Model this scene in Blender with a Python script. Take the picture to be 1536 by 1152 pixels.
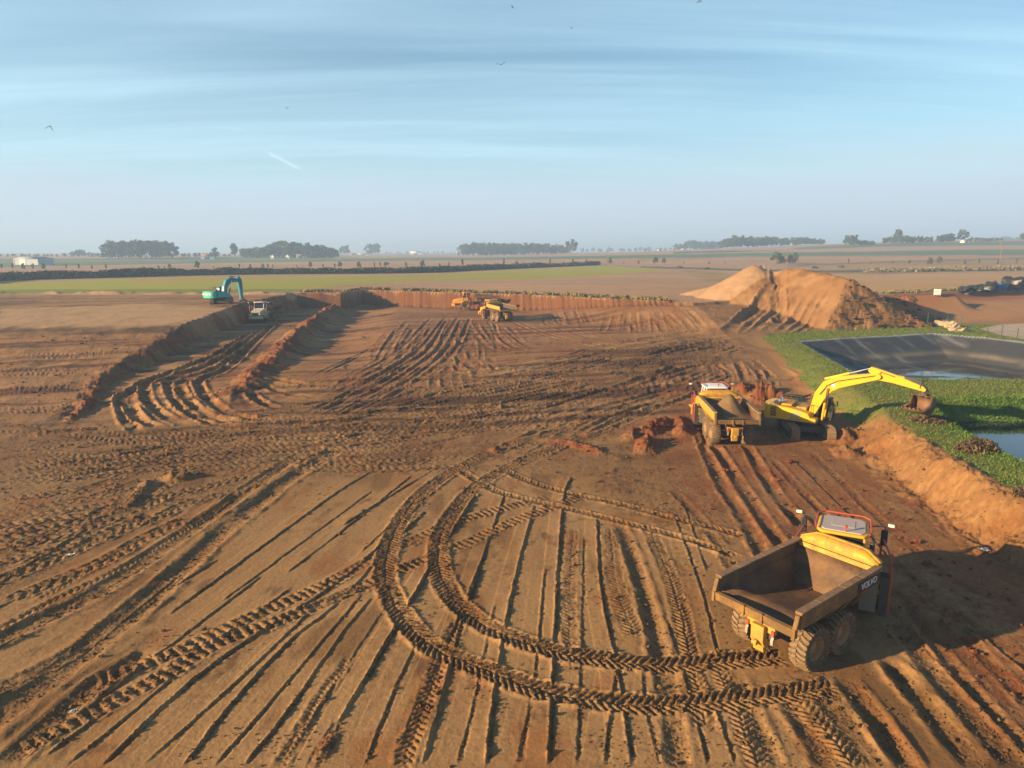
import bpy, math, random, time
import numpy as np
from mathutils import Vector, Matrix
R = math.radians
_t0 = time.time()
scene = bpy.context.scene
for _o in list(bpy.data.objects):
    bpy.data.objects.remove(_o, do_unlink=True)
col = scene.collection

# ------------------------------------------------------------------ camera
CAM_H, PITCH, FPX = 14.0, R(10.95), 1024.0      # FPX: focal length in px of the 1536 px wide photograph
cam_d = bpy.data.cameras.new('camera')
cam_d.lens = 24.0
cam_d.sensor_width = 36.0
cam_d.clip_start = 0.5
cam_d.clip_end = 20000.0
cam = bpy.data.objects.new('camera', cam_d)
col.objects.link(cam)
cam.location = (0, 0, CAM_H)
cam.rotation_euler = (math.pi / 2 - PITCH, 0, 0)
scene.camera = cam

# ------------------------------------------------------------------ light
SUN_EL, SUN_AZ = R(15.0), R(20.0)               # light travels towards (cos az, sin az), coming from the left and behind
sun_d = bpy.data.lights.new('sun', 'SUN')
sun_d.energy = 5.0
sun_d.angle = R(0.6)
sun_d.color = (1.0, 0.74, 0.42)
sun = bpy.data.objects.new('sun', sun_d)
col.objects.link(sun)
sdir = Vector((math.cos(SUN_AZ) * math.cos(SUN_EL), math.sin(SUN_AZ) * math.cos(SUN_EL), -math.sin(SUN_EL)))
sun.rotation_euler = sdir.to_track_quat('-Z', 'Y').to_euler()
sun.location = (-60, -20, 60)

vs = scene.view_settings
vs.view_transform = 'Standard'
vs.look = 'None'
vs.exposure = 1.48
vs.gamma = 1.0
vs.use_curve_mapping = False
scene.cycles.max_bounces = 6
scene.cycles.volume_bounces = 0
scene.cycles.use_denoising = True

# ------------------------------------------------------------------ world: sky with thin high cloud and a mist bank
world = bpy.data.worlds.new('World')
scene.world = world
world.use_nodes = True
nt = world.node_tree
nt.nodes.clear()


def N(tree, kind, **kw):
    n = tree.nodes.new(kind)
    for k, v in kw.items():
        if k.startswith('i_'):
            key = k[2:].replace('_', ' ')
            n.inputs[key].default_value = v
        else:
            setattr(n, k, v)
    return n


def math_node(tree, op, a, b=None, clamp=False):
    n = tree.nodes.new('ShaderNodeMath')
    n.operation = op
    n.use_clamp = clamp
    for i, s in enumerate((a, b)):
        if s is None:
            continue
        if isinstance(s, (int, float)):
            n.inputs[i].default_value = s
        else:
            tree.links.new(s, n.inputs[i])
    return n.outputs[0]


def smooth_node(tree, v, a, b):
    n = tree.nodes.new('ShaderNodeMapRange')
    n.interpolation_type = 'SMOOTHSTEP'
    n.inputs['From Min'].default_value = a
    n.inputs['From Max'].default_value = b
    tree.links.new(v, n.inputs['Value'])
    return n.outputs['Result']


def mix_rgb(tree, fac, a, b, mode='MIX'):
    n = tree.nodes.new('ShaderNodeMix')
    n.data_type = 'RGBA'
    n.blend_type = mode
    for s, key in ((fac, 0), (a, 6), (b, 7)):
        if isinstance(s, (int, float)):
            n.inputs[key].default_value = s
        elif isinstance(s, tuple):
            n.inputs[key].default_value = s if len(s) == 4 else (*s, 1)
        else:
            tree.links.new(s, n.inputs[key])
    return n.outputs[2]


def make_sky():
    L = nt.links.new
    sky = nt.nodes.new('ShaderNodeTexSky')
    sky.sky_type = 'NISHITA'
    sky.sun_disc = False
    sky.sun_elevation = SUN_EL
    sky.sun_rotation = math.atan2(-math.cos(SUN_AZ), -math.sin(SUN_AZ))
    sky.altitude = 0
    sky.air_density = 1.15
    sky.dust_density = 0.25
    sky.ozone_density = 3.5
    tc = nt.nodes.new('ShaderNodeTexCoord')
    sep = nt.nodes.new('ShaderNodeSeparateXYZ')
    L(tc.outputs['Generated'], sep.inputs[0])
    z = sep.outputs['Z']
    den = math_node(nt, 'ADD', math_node(nt, 'MAXIMUM', z, 0.0), 0.10)
    px = math_node(nt, 'DIVIDE', sep.outputs['X'], den)
    py = math_node(nt, 'DIVIDE', sep.outputs['Y'], den)
    comb = nt.nodes.new('ShaderNodeCombineXYZ')
    L(px, comb.inputs[0]); L(py, comb.inputs[1])
    def streak(rot, sx, sy, scale, detail, dist, seed):
        mp = nt.nodes.new('ShaderNodeMapping')
        mp.inputs['Rotation'].default_value = (0, 0, rot)
        mp.inputs['Scale'].default_value = (sx, sy, 1)
        mp.inputs['Location'].default_value = (seed, seed * .7, 0)
        L(comb.outputs[0], mp.inputs['Vector'])
        nz = N(nt, 'ShaderNodeTexNoise', i_Scale=scale, i_Detail=detail, i_Roughness=0.55, i_Distortion=dist)
        L(mp.outputs[0], nz.inputs['Vector'])
        return nz.outputs['Fac']
    s1 = smooth_node(nt, streak(R(-10), 0.22, 1.3, 1.0, 8.0, 0.9, 3.1), 0.40, 0.74)
    s2 = smooth_node(nt, streak(R(-15), 0.40, 3.2, 1.3, 8.0, 1.0, 8.4), 0.42, 0.76)
    s3 = smooth_node(nt, streak(R(-5), 0.15, 0.5, 1.1, 3.0, 0.2, 5.2), 0.35, 0.75)
    c = math_node(nt, 'ADD', math_node(nt, 'MULTIPLY', s1, 0.34), math_node(nt, 'MULTIPLY', s2, 0.13))
    c = math_node(nt, 'ADD', c, math_node(nt, 'MULTIPLY', s3, 0.22))
    c = math_node(nt, 'MULTIPLY', c, smooth_node(nt, z, .72, .40))
    skyc = mix_rgb(nt, 1.0, sky.outputs[0], (SKY_STR * .96, SKY_STR * 1.06, SKY_STR * 1.03), 'MULTIPLY')
    low = smooth_node(nt, z, 0.34, 0.06)
    veil = math_node(nt, 'ADD', c, math_node(nt, 'MULTIPLY', low, 0.40), True)
    skyc = mix_rgb(nt, veil, skyc, CIRRUS)
    # mist bank low over the fields
    mp = nt.nodes.new('ShaderNodeMapping')
    mp.inputs['Scale'].default_value = (3.0, 3.0, 16.0)
    L(tc.outputs['Generated'], mp.inputs['Vector'])
    nz = N(nt, 'ShaderNodeTexNoise', i_Scale=1.3, i_Detail=5.0, i_Roughness=0.55, i_Distortion=0.5)
    L(mp.outputs[0], nz.inputs['Vector'])
    wob = math_node(nt, 'MULTIPLY', math_node(nt, 'SUBTRACT', nz.outputs['Fac'], 0.5), 0.075)
    zz = math_node(nt, 'ADD', z, wob)
    zz = math_node(nt, 'SUBTRACT', zz, math_node(nt, 'MULTIPLY', sep.outputs['X'], 0.03))
    bank = math_node(nt, 'MULTIPLY', smooth_node(nt, zz, 0.150, 0.040), 0.88)
    skyc = mix_rgb(nt, bank, skyc, MIST)
    # short contrail
    def dirpx(u, v):
        dx, dy = (u - 768) / FPX, (v - 576) / FPX
        d = Vector((dx, math.cos(PITCH) - dy * math.sin(PITCH), -math.sin(PITCH) - dy * math.cos(PITCH)))
        return d.normalized()
    for (a, b, wd, st) in (((393, 224), (458, 258), 0.0034, 0.6), ((318, 189), (372, 196), 0.0028, 0.16)):
        a, b = dirpx(*a), dirpx(*b)
        nrm = a.cross(b).normalized()
        mid = (a + b).normalized()
        along = (b - a).normalized()
        half = (b - a).length / 2
        def dot(v):
            n = nt.nodes.new('ShaderNodeVectorMath')
            n.operation = 'DOT_PRODUCT'
            L(tc.outputs['Generated'], n.inputs[0])
            n.inputs[1].default_value = v
            return n.outputs['Value']
        across = math_node(nt, 'ABSOLUTE', dot(nrm))
        t = math_node(nt, 'ABSOLUTE', math_node(nt, 'SUBTRACT', dot(along), mid.dot(along)))
        m = math_node(nt, 'MULTIPLY', smooth_node(nt, across, wd, 0.0), smooth_node(nt, t, half, half * .45))
        m = math_node(nt, 'MULTIPLY', m, st)
        skyc = mix_rgb(nt, m, skyc, (.30, .38, .43))
    bg = nt.nodes.new('ShaderNodeBackground')
    L(skyc, bg.inputs['Color'])
    bg.inputs['Strength'].default_value = 1.0
    out = nt.nodes.new('ShaderNodeOutputWorld')
    L(bg.outputs[0], out.inputs['Surface'])


SKY_STR = 0.056
CIRRUS = (0.235, 0.345, 0.405)
MIST = (0.235, 0.268, 0.318)
make_sky()

# ------------------------------------------------------------------ numeric helpers
def ss(a, b, t):
    t = np.clip((t - a) / (b - a), 0.0, 1.0)
    return t * t * (3 - 2 * t)


def _hash(ix, iy, seed):
    h = (ix.astype(np.int64) * 374761393 + iy.astype(np.int64) * 668265263 + seed * 1442695041) & 0xFFFFFFFF
    h = ((h ^ (h >> 13)) * 1274126177) & 0xFFFFFFFF
    h = h ^ (h >> 16)
    return ((h & 0xFFFFFF).astype(np.float32)) / np.float32(0xFFFFFF)


def vnoise(x, y, seed=0):
    fx, fy = np.floor(x), np.floor(y)
    tx = (x - fx).astype(np.float32); ty = (y - fy).astype(np.float32)
    tx = tx * tx * (3 - 2 * tx); ty = ty * ty * (3 - 2 * ty)
    ix, iy = fx.astype(np.int64), fy.astype(np.int64)
    a = _hash(ix, iy, seed); b = _hash(ix + 1, iy, seed)
    c = _hash(ix, iy + 1, seed); d = _hash(ix + 1, iy + 1, seed)
    return (a + (b - a) * tx) * (1 - ty) + (c + (d - c) * tx) * ty


def fbm(x, y, octv=4, seed=0, gain=0.5):
    s = 0; amp = 1.0; tot = 0
    for k in range(octv):
        s = s + amp * vnoise(x * 2 ** k + 17.3 * k, y * 2 ** k - 9.1 * k, seed + k * 31)
        tot += amp
        amp *= gain
    return s / tot - 0.5


def sdf_poly(x, y, poly):
    """signed distance, positive inside"""
    d = np.full(x.shape, 1e9)
    inside = np.zeros(x.shape, bool)
    n = len(poly)
    for i in range(n):
        ax, ay = poly[i]
        bx, by = poly[(i + 1) % n]
        ex, ey = bx - ax, by - ay
        l2 = ex * ex + ey * ey
        t = np.clip(((x - ax) * ex + (y - ay) * ey) / l2, 0, 1)
        d = np.minimum(d, np.hypot(x - ax - t * ex, y - ay - t * ey))
        if ay != by:
            cond = ((ay > y) != (by > y)) & (x < (bx - ax) * (y - ay) / (by - ay) + ax)
            inside ^= cond
    return np.where(inside, d, -d)


def smin(a, b, k):
    h = np.clip(0.5 + 0.5 * (b - a) / k, 0, 1)
    return b * (1 - h) + a * h - k * h * (1 - h)


# ------------------------------------------------------------------ terrain
SCARP_Y = [40, 60, 69, 82, 97, 115, 150]
SCARP_X = [-37, -38.5, -42, -43.4, -45.2, -46, -46.5]
TERR_Y = [30, 48, 60, 70, 82, 91, 94, 118, 141]
TERR_Z = [0, 0, .5, 1.3, 2.7, 3.55, 3.95, 5.1, 5.3]
EDGE_X = [-400, -60, -48, -36.5, -34.5, -25, 4, 31, 50, 78, 131, 400]
EDGE_Y = [150, 150, 147, 147, 158, 153, 139, 117.5, 128, 141, 172, 172]
FOOT_Y = [10, 28, 33, 41, 47, 50, 54.6, 67, 80, 96, 100]
FOOT_X = [22.0, 22.3, 22.8, 23.9, 24.9, 25.3, 26.2, 28, 31, 34, 36]
BASIN = [(39.2, 93), (47, 96.5), (63, 102), (68, 97), (71, 88), (80, 79), (80, 65), (55, 65), (40, 64.6), (34.3, 66.2)]
POND = [(35.6, 53.0), (34.3, 49.8), (32.9, 45.5), (31.9, 40), (32.3, 36), (60, 33), (62, 53.0)]


def planar(p0, p1, p2):
    a = np.array(p1, float) - p0; b = np.array(p2, float) - p0
    n = np.cross(a, b)
    return lambda x, y: p0[2] - (n[0] * (x - p0[0]) + n[1] * (y - p0[1])) / n[2]


PA, PB, PC = (46.5, 132, 12.1), (56.3, 114.5, 9.6), (50.0, 130, 11.0)
PF, PR, PK = (43.5, 102.5, 1.4), (68.0, 107.5, 1.6), (64.0, 146.0, 3.0)
pile_planes = [planar(PC, PB, (41.0, 112.0, .6)), planar(PB, PF, PR), planar(PB, PR, (PK[0], PK[1], 2.0)), planar(PC, PK, (44, 146, 3.0))]


def zbase(x, y):
    x = np.asarray(x, float); y = np.asarray(y, float)
    floor = 2.2 * ss(46, 112, y)
    floor = floor + 1.9 * ss(58, 75, x) * ss(112, 140, y)
    ye = np.interp(x, EDGE_X, EDGE_Y)
    floor = floor + 2.7 * ss(-4, 31, x) * ss(-24, -1, y - ye) * ss(62, 52, x)
    r = x / np.maximum(y, 1.0)
    nat = 5.4 + ss(260, 900, y) * (3.5 + 20.0 * ss(-0.12, 0.75, r)) + 0.0 * x
    wob = 2.2 * fbm(x * .35, y * .35, 3, 5)
    # left terrace
    xs = np.interp(y, SCARP_Y, SCARP_X) + 1.6 * wob * .6
    zt = np.interp(y + 1.5 * wob, TERR_Y, TERR_Z)
    st = ss(1.1, -0.9, x - xs)
    z = floor * (1 - st) + np.maximum(zt, floor) * st
    # right embankment
    xf = np.interp(y, FOOT_Y, FOOT_X)
    wd = np.interp(y, [46, 52, 70], [2.6, 3.4, 5.0])
    et = ss(0, 1, (x - xf + .5 * wob) / wd) * ss(114, 101, y)
    z = z * (1 - et) + np.maximum(2.0, z) * et
    # natural ground beyond the cut edge
    yb = np.interp(x, EDGE_X, EDGE_Y) + .25 * wob
    nt_ = ss(-0.55, 0.35, y - yb)
    lowr = ss(55, 75, x)
    nt_ = nt_ * (1 - lowr) + ss(-5, 0.5, y - yb) * lowr
    z = z * (1 - nt_) + np.maximum(nat, z) * nt_
    # spoil windrow along the back of the left terrace
    wl = np.exp(-((y - 144.5 + wob) / 1.2) ** 2) * (0.45 + 1.0 * fbm(x * .3, y * .3, 2, 9)) * ss(-44, -48, x)
    z = z + np.maximum(wl, 0)
    # berm right of the haul ramp
    bx = np.interp(y, [58, 64, 82.6, 133, 150], [-25.5, -26.7, -28.8, -36, -37.5])
    bd = x - bx + .7 * wob
    bh = np.interp(y, [58, 65, 80, 110, 140, 149], [0.0, .6, .9, 1.1, 1.4, 1.5]) * (0.8 + .6 * fbm(x * .6, y * .4, 3, 12))
    bm = bh * np.clip(1 - np.abs(bd) / 2.1, 0, 1) * ss(148, 141, y)
    z = z + bm
    # pit beside the berm lies a little lower
    z = z - .7 * ss(0, 4, bd) * ss(14, 6, bd) * ss(75, 95, y) * ss(157, 150, y) * (1 - nt_)
    # big spoil heap
    m = (x > 22) & (x < 90) & (y > 92) & (y < 165)
    if np.any(m):
        xm, ym = x[m], y[m]
        w1 = 1.6 * fbm(xm * .22, ym * .22, 3, 78)
        p = pile_planes[0](xm, ym)
        for q in pile_planes[1:]:
            p = smin(p, q(xm, ym), .9)
        p = smin(p, 11.1 + w1, .8)
        c1 = PA[2] - .61 * np.sqrt(((xm - PA[0]) * np.where(xm > PA[0], 1.15, .98)) ** 2 + ((ym - PA[1]) * np.where(ym < PA[1], .80, .92)) ** 2 + .8)
        p = -smin(-p, -c1, .7)
        g = .8 * fbm(xm * .4, ym * .4, 5, 77) + .5 * w1
        # deep haul groove from the crest down the lit face
        z[m] = np.maximum(z[m], p + g * .55)
    # low bank behind the heap to the right
    m = (x > 60) & (x < 90) & (y > 112) & (y < 150)
    if np.any(m):
        xm, ym = x[m], y[m]
        b = 2.4 * np.exp(-((ym - 128 - .25 * (xm - 70)) / 3.5) ** 2) * ss(88, 84, xm) * ss(60, 66, xm)
        z[m] += b * (1 - nt_[m])
    # lined basin
    m = (x > 30) & (x < 84) & (y > 60) & (y < 106)
    if np.any(m):
        d = sdf_poly(x[m], y[m], BASIN)
        z[m] = z[m] - np.clip(d * .45, 0, 2.75) - .05 * ss(-.2, .1, d) - ss(6, 9, d) * .18 * (.5 + fbm(x[m] * .12, y[m] * .12, 3, 15))
    m = (x > 26) & (x < 70) & (y > 28) & (y < 60)
    if np.any(m):
        d = sdf_poly(x[m], y[m], POND)
        z[m] = z[m] - 2.4 * ss(-2.6, 1.6, d)
    return z


def ray_dir(u, v):
    dx, dy = (u - 768) / FPX, (v - 576) / FPX
    return np.array([dx, math.cos(PITCH) - dy * math.sin(PITCH), -math.sin(PITCH) - dy * math.cos(PITCH)])


_T = np.concatenate([np.linspace(8, 220, 1500), np.geomspace(220.5, 6000, 1500)])


def G(u, v):
    """world point on the terrain seen at photo pixel (u, v)"""
    d = ray_dir(u, v)
    P = d[None, :] * _T[:, None]
    g = CAM_H + P[:, 2] - zbase(P[:, 0], P[:, 1])
    k = np.argmax(g < 0)
    if g[k] >= 0:
        k = len(_T) - 1
        t = _T[k]
    else:
        k = max(k, 1)
        f = g[k - 1] / (g[k - 1] - g[k])
        t = _T[k - 1] + f * (_T[k] - _T[k - 1])
    p = d * t
    return np.array([p[0], p[1], float(zbase(np.array([p[0]]), np.array([p[1]]))[0])])


def G0(u, v, z=0.0):
    d = ray_dir(u, v)
    t = (z - CAM_H) / d[2]
    return np.array([d[0] * t, d[1] * t, z])


# ---- grid
NCOL = 1500
y_rows = list(np.linspace(6.5, 15.5, 40))
yy = 15.6
while yy < 182:
    y_rows.append(yy)
    yy += min(max(0.026, 0.70 * (yy * yy + 60) / (683 * 14)), 0.34)
step = .4
while yy < 7000:
    y_rows.append(yy)
    step *= 1.035
    yy += step
y_rows = np.array(y_rows)
APEX = 6.0
s_in = np.linspace(-0.90, 0.90, NCOL)
s_l = -0.90 - np.cumsum(0.0018 * 1.055 ** np.arange(1, 75))
s_cols = np.concatenate([s_l[::-1], s_in, -s_l])
NR, NC = len(y_rows), len(s_cols)
X = s_cols[None, :] * (y_rows[:, None] + APEX)
Y = np.repeat(y_rows[:, None], NC, axis=1)
Z = zbase(X.ravel(), Y.ravel()).reshape(NR, NC)
print('grid', NR, NC, NR * NC, time.time() - _t0)
SOIL_DRY = (0.2300, 0.1180, 0.0400)
SOIL_PALE = (0.3250, 0.1820, 0.0740)
SOIL_MID = (0.1320, 0.0598, 0.0192)
SOIL_RUST = (0.2350, 0.0950, 0.0280)
SOIL_DAMP = (0.0680, 0.0300, 0.0100)
SOIL_RED = (0.1720, 0.0403, 0.0118)
SOIL_DEEP = (0.0920, 0.0202, 0.0074)
SOIL_HEAP = (0.2300, 0.1120, 0.0410)
SOIL_CLOD = (0.1280, 0.0648, 0.0223)
SOIL_BANK = (0.1750, 0.0720, 0.0230)
SOIL_ORANGE = (0.2720, 0.1008, 0.0360)
STUBBLE = (0.3250, 0.1880, 0.0950)
STUBBLE_Y = (0.3700, 0.2150, 0.0850)
PINK_FIELD = (0.3300, 0.2050, 0.1350)
GREEN_FAR = (0.0880, 0.1260, 0.0507)
SCRUB = (0.0704, 0.0672, 0.0218)
STRAW = (0.2640, 0.1680, 0.0624)
CROP = (0.265, 0.250, 0.0150)
CROP_GREEN = (0.1100, 0.1470, 0.0162)
CROP_OCHRE = (0.3100, 0.2058, 0.0270)
GRASS_C = (0.0828, 0.1320, 0.0160)
GRASS_DRY = (0.1368, 0.1320, 0.0304)
GRASS_LUSH = (0.0504, 0.1360, 0.0144)
MUD = (0.0440, 0.0378, 0.0234)
LINER_C = (.042, .042, .046)
SEDIMENT = (0.1840, 0.1440, 0.0960)
PAD_C = (0.4136, 0.3108, 0.2340)
SOIL_WALL = (.105, .046, .019)
# ------------------------------------------------------------------ tracks, ruts and ridges pressed into the earth
DET = np.zeros((NR, NC), np.float32)
CHURN_SHADE = np.zeros((NR, NC), np.float32)
RED = np.zeros((NR, NC), np.float32)
_D = np.full((NR, NC), 1e6, np.float32)
_S = np.zeros((NR, NC), np.float32)


def catmull(P, step):
    P = np.array(P, float)
    if len(P) == 2:
        n = max(2, int(np.hypot(*(P[1] - P[0])) / step))
        return P[0] + (P[1] - P[0]) * np.linspace(0, 1, n + 1)[:, None]
    Q = np.vstack([2 * P[0] - P[1], P, 2 * P[-1] - P[-2]])
    out = []
    for i in range(1, len(Q) - 2):
        n = max(2, int(np.hypot(*(Q[i + 1] - Q[i])) / step))
        t = (np.arange(n) / n)[:, None]
        a, b, c, d = Q[i - 1], Q[i], Q[i + 1], Q[i + 2]
        out.append(.5 * (2 * b + (c - a) * t + (2 * a - 5 * b + 4 * c - d) * t ** 2 + (3 * b - a - 3 * c + d) * t ** 3))
    out.append(P[-1:])
    return np.vstack(out)


_uid = [0]


def stroke(P, kind, w=.36, a=.06, b=.05, pitch=.32, berm=.04, churn_or_shade=.7, red=0.0, keep=.12, fade=1.0):
    """P: world polyline"""
    _uid[0] += 1
    seed = _uid[0] * 7
    P = np.asarray(P)[:, :2]
    far = np.mean(np.hypot(P[:, 0], P[:, 1]))
    C = catmull(P, .5 if far < 45 else 1.0)
    L = np.concatenate([[0], np.cumsum(np.hypot(*np.diff(C, axis=0).T))])
    total = L[-1]
    mg = w + .6
    blocks = []
    for i in range(0, len(C) - 1, 6):
        seg = C[i:i + 7]
        x0, x1 = seg[:, 0].min() - mg, seg[:, 0].max() + mg
        y0, y1 = seg[:, 1].min() - mg, seg[:, 1].max() + mg
        i0, i1 = np.searchsorted(y_rows, [y0, y1])
        sc = [x0 / (y0 + APEX), x0 / (y1 + APEX), x1 / (y0 + APEX), x1 / (y1 + APEX)]
        j0, j1 = np.searchsorted(s_cols, [min(sc), max(sc)])
        if i1 <= i0 or j1 <= j0:
            continue
        bl = (slice(i0, i1), slice(j0, j1))
        bx, by = X[bl], Y[bl]
        D, S = _D[bl], _S[bl]
        for k in range(len(seg) - 1):
            ax, ay = seg[k]; ex, ey = seg[k + 1] - seg[k]
            ln = math.hypot(ex, ey) + 1e-9
            t = np.clip(((bx - ax) * ex + (by - ay) * ey) / (ln * ln), 0, 1)
            qx, qy = bx - ax - t * ex, by - ay - t * ey
            dd = np.hypot(qx, qy)
            sg = np.where(ex * qy - ey * qx > 0, 1, -1)
            up = dd < np.abs(D)
            D[up] = (dd * sg)[up]
            S[up] = (L[i + k] + t * ln)[up]
        blocks.append(bl)
    for bl in blocks:
        d = _D[bl].copy(); s = _S[bl].copy()
        ok = np.abs(d) < mg
        if not ok.any():
            _D[bl] = 1e6
            continue
        bx, by = X[bl], Y[bl]
        n1 = vnoise(bx * 2.1, by * 2.1, seed); n2 = vnoise(bx * 7, by * 7, seed + 3)
        n0 = vnoise(s * .35, s * 0 + seed, 3)
        fd = .6 if far < 45 else min(6.0, total * .35)
        e = ss(0, fd, s) * ss(0, fd, total - s) * fade
        d = d + ((.10 * (n1 - .5) + .05 * (n2 - .5)) if kind != 'ridge' else (.05 * (n1 - .5) + .025 * (n2 - .5)))
        ad = np.abs(d)
        if kind in ('tyre', 'crawl'):
            m = ss(w + .05, w - .03, ad) * e
            if kind == 'tyre':
                ph = s / pitch + .8 * ad / pitch + .5 * (d > 0)
                tri = np.abs((ph % 1) - .5) * 2
                lug = ss(.30, .62, tri) * (.45 + .75 * n0) * ss(.0, .07, ad)
            else:
                ph = s / pitch
                tri = np.abs((ph % 1) - .5) * 2
                lug = ss(.35, .65, tri) * (.2 + 1.1 * ss(.25, .6, n0))
                pass
            prof = -a + b * lug + .02 * (n2 - .5)
            bm = berm * np.exp(-((ad - w - .09) / .10) ** 2) * (.3 + 1.3 * n1 * n2 * 2) * e
            DET[bl] = np.where(ok, DET[bl] * (1 - m * (1 - keep)) + prof * m + bm, DET[bl])
            CHURN_SHADE[bl] = np.where(ok, np.maximum(CHURN_SHADE[bl] * (1 - .4 * m), m * churn_or_shade * (.55 + .7 * n1)), CHURN_SHADE[bl])
        elif kind == 'rut':
            q = np.clip(ad / w, 0, 2)
            m = ss(1.0, .8, q) * e
            tri = np.abs(((s / .3 + .5 * (d > 0) + ad) % 1) - .5) * 2
            fine = b * .5 * ss(.3, .6, tri) * ss(.45, .7, n0) * m
            prof = -a * (1 - q * q) * m * (.25 + 1.4 * n0)
            bm = berm * np.exp(-((q - 1.25) / .28) ** 2) * (.1 + 1.3 * n1) * (.35 + 1.2 * n0) * e
            bm = bm * np.where(d > 0, .9, 1.1)
            DET[bl] = np.where(ok, DET[bl] * (1 - m * .6) + prof + fine + bm, DET[bl])
            mm = np.maximum(m, .8 * ss(1.9, 1.1, q) * e * n1)
            CHURN_SHADE[bl] = np.where(ok, np.maximum(CHURN_SHADE[bl], mm * churn_or_shade * (.45 + .7 * n1)), CHURN_SHADE[bl])
        elif kind == 'ridge':
            # edge left by the blade: the sunward strip stands a little proud and breaks down to the next one
            if P[-1, 1] < P[0, 1]:
                d = -d
            br = ss(.12, .40, n0 + .3 * (n1 - .5))
            n4 = vnoise(bx * 16, by * 16, seed + 9)
            up = np.where(d > 0, np.exp(-d / .50), 0) * a * .75
            lip = a * .9 * np.exp(-((d - .03) / w) ** 2) * (.1 + 1.1 * n2 * n4 * 1.6)
            cut = -a * .45 * np.exp(-((d + .07) / .06) ** 2)
            DET[bl] = np.where(ok, DET[bl] + (up * ss(-.02, .03, d) + lip + cut) * e * (.65 + .35 * br), DET[bl])
            CHURN_SHADE[bl] = np.where(ok, np.maximum(CHURN_SHADE[bl], np.exp(-((d + .03) / (w * 1.5)) ** 2) * churn_or_shade * e * br), CHURN_SHADE[bl])  # narrow dark line on the down-sun side, the edge's shade painted into soil colour
        elif kind == 'mound':
            q = np.clip(1 - ad / w, 0, 1)
            n3 = fbm(bx * 1.6, by * 1.6, 5, seed, .62)
            g = a * (q ** .8 * (.75 + 1.5 * n3) + .30 * ss(0, .2, q) * np.abs(fbm(bx * 5, by * 5, 3, seed + 1))) * e
            DET[bl] = np.where(ok, np.maximum(DET[bl] * (1 - .8 * ss(0, .25, q)), np.maximum(g, 0)), DET[bl])
            CHURN_SHADE[bl] = np.where(ok, np.maximum(CHURN_SHADE[bl], ss(0, .3, q) * churn_or_shade * e), CHURN_SHADE[bl])
        if red:
            rm = ss(w * 1.5, w * .7, ad) * red * e * (.4 + .9 * n1)
            RED[bl] = np.where(ok, np.maximum(RED[bl], rm), RED[bl])
        _D[bl] = 1e6


def PX(*pts):
    """photo pixels -> points on the terrain"""
    return np.array([G(u, v) for u, v in pts])


def shifted(P, off):
    P = np.array(P)[:, :2]
    t = np.gradient(P, axis=0)
    n = np.stack([t[:, 1], -t[:, 0]], 1)
    n /= np.maximum(np.hypot(n[:, 0], n[:, 1])[:, None], 1e-6)
    return P + n * off


rng = np.random.default_rng(5)

# --- regional churn (mask of worked-over, rougher earth)
def region_churn(poly_px, strength, soft, red=0.0, seed=1):
    poly = [G(u, v)[:2] for u, v in poly_px]
    P = np.array(poly)
    i0, i1 = np.searchsorted(y_rows, [P[:, 1].min() - soft, P[:, 1].max() + soft])
    bl = (slice(i0, i1), slice(0, NC))
    d = sdf_poly(X[bl], Y[bl], poly) + 2.0 * soft * fbm(X[bl] / soft * .7, Y[bl] / soft * .7, 3, seed)
    m = ss(-soft * .5, soft * .5, d)
    CHURN_SHADE[bl] = np.maximum(CHURN_SHADE[bl], m * strength * (.7 + .9 * fbm(X[bl] * .9, Y[bl] * .9, 3, seed + 4)))
    if red:
        RED[bl] = np.maximum(RED[bl], m * red * np.clip(.75 + 1.3 * fbm(X[bl] * .6, Y[bl] * .6, 4, seed + 8), 0, 1))


region_churn([(0, 590), (250, 600), (700, 590), (1000, 580), (1050, 620), (1040, 700), (1120, 800), (1000, 720), (690, 710), (420, 708), (250, 760), (100, 830), (-60, 900), (-100, 600)], .60, 2.5, 0.04, 21)
region_churn([(0, 498), (260, 500), (160, 600), (60, 640), (-200, 640), (-200, 498)], .55, 3.0, .20, 22)
region_churn([(1000, 560), (1240, 620), (1330, 720), (1460, 830), (1700, 1000), (1650, 1150), (1480, 1120), (1330, 900), (1130, 830), (1010, 720)], .40, 2.0, .62, 23)
region_churn([(500, 470), (760, 465), (1000, 480), (900, 520), (690, 560), (560, 600), (480, 560)], .30, 4.0, .42, 24)
region_churn([(240, 570), (400, 470), (500, 465), (420, 560), (360, 620)], .25, 2.0, .30, 25)
region_churn([(880, 700), (1010, 700), (1130, 830), (1040, 800), (930, 770), (890, 730)], .75, 1.2, .10, 26)

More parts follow.
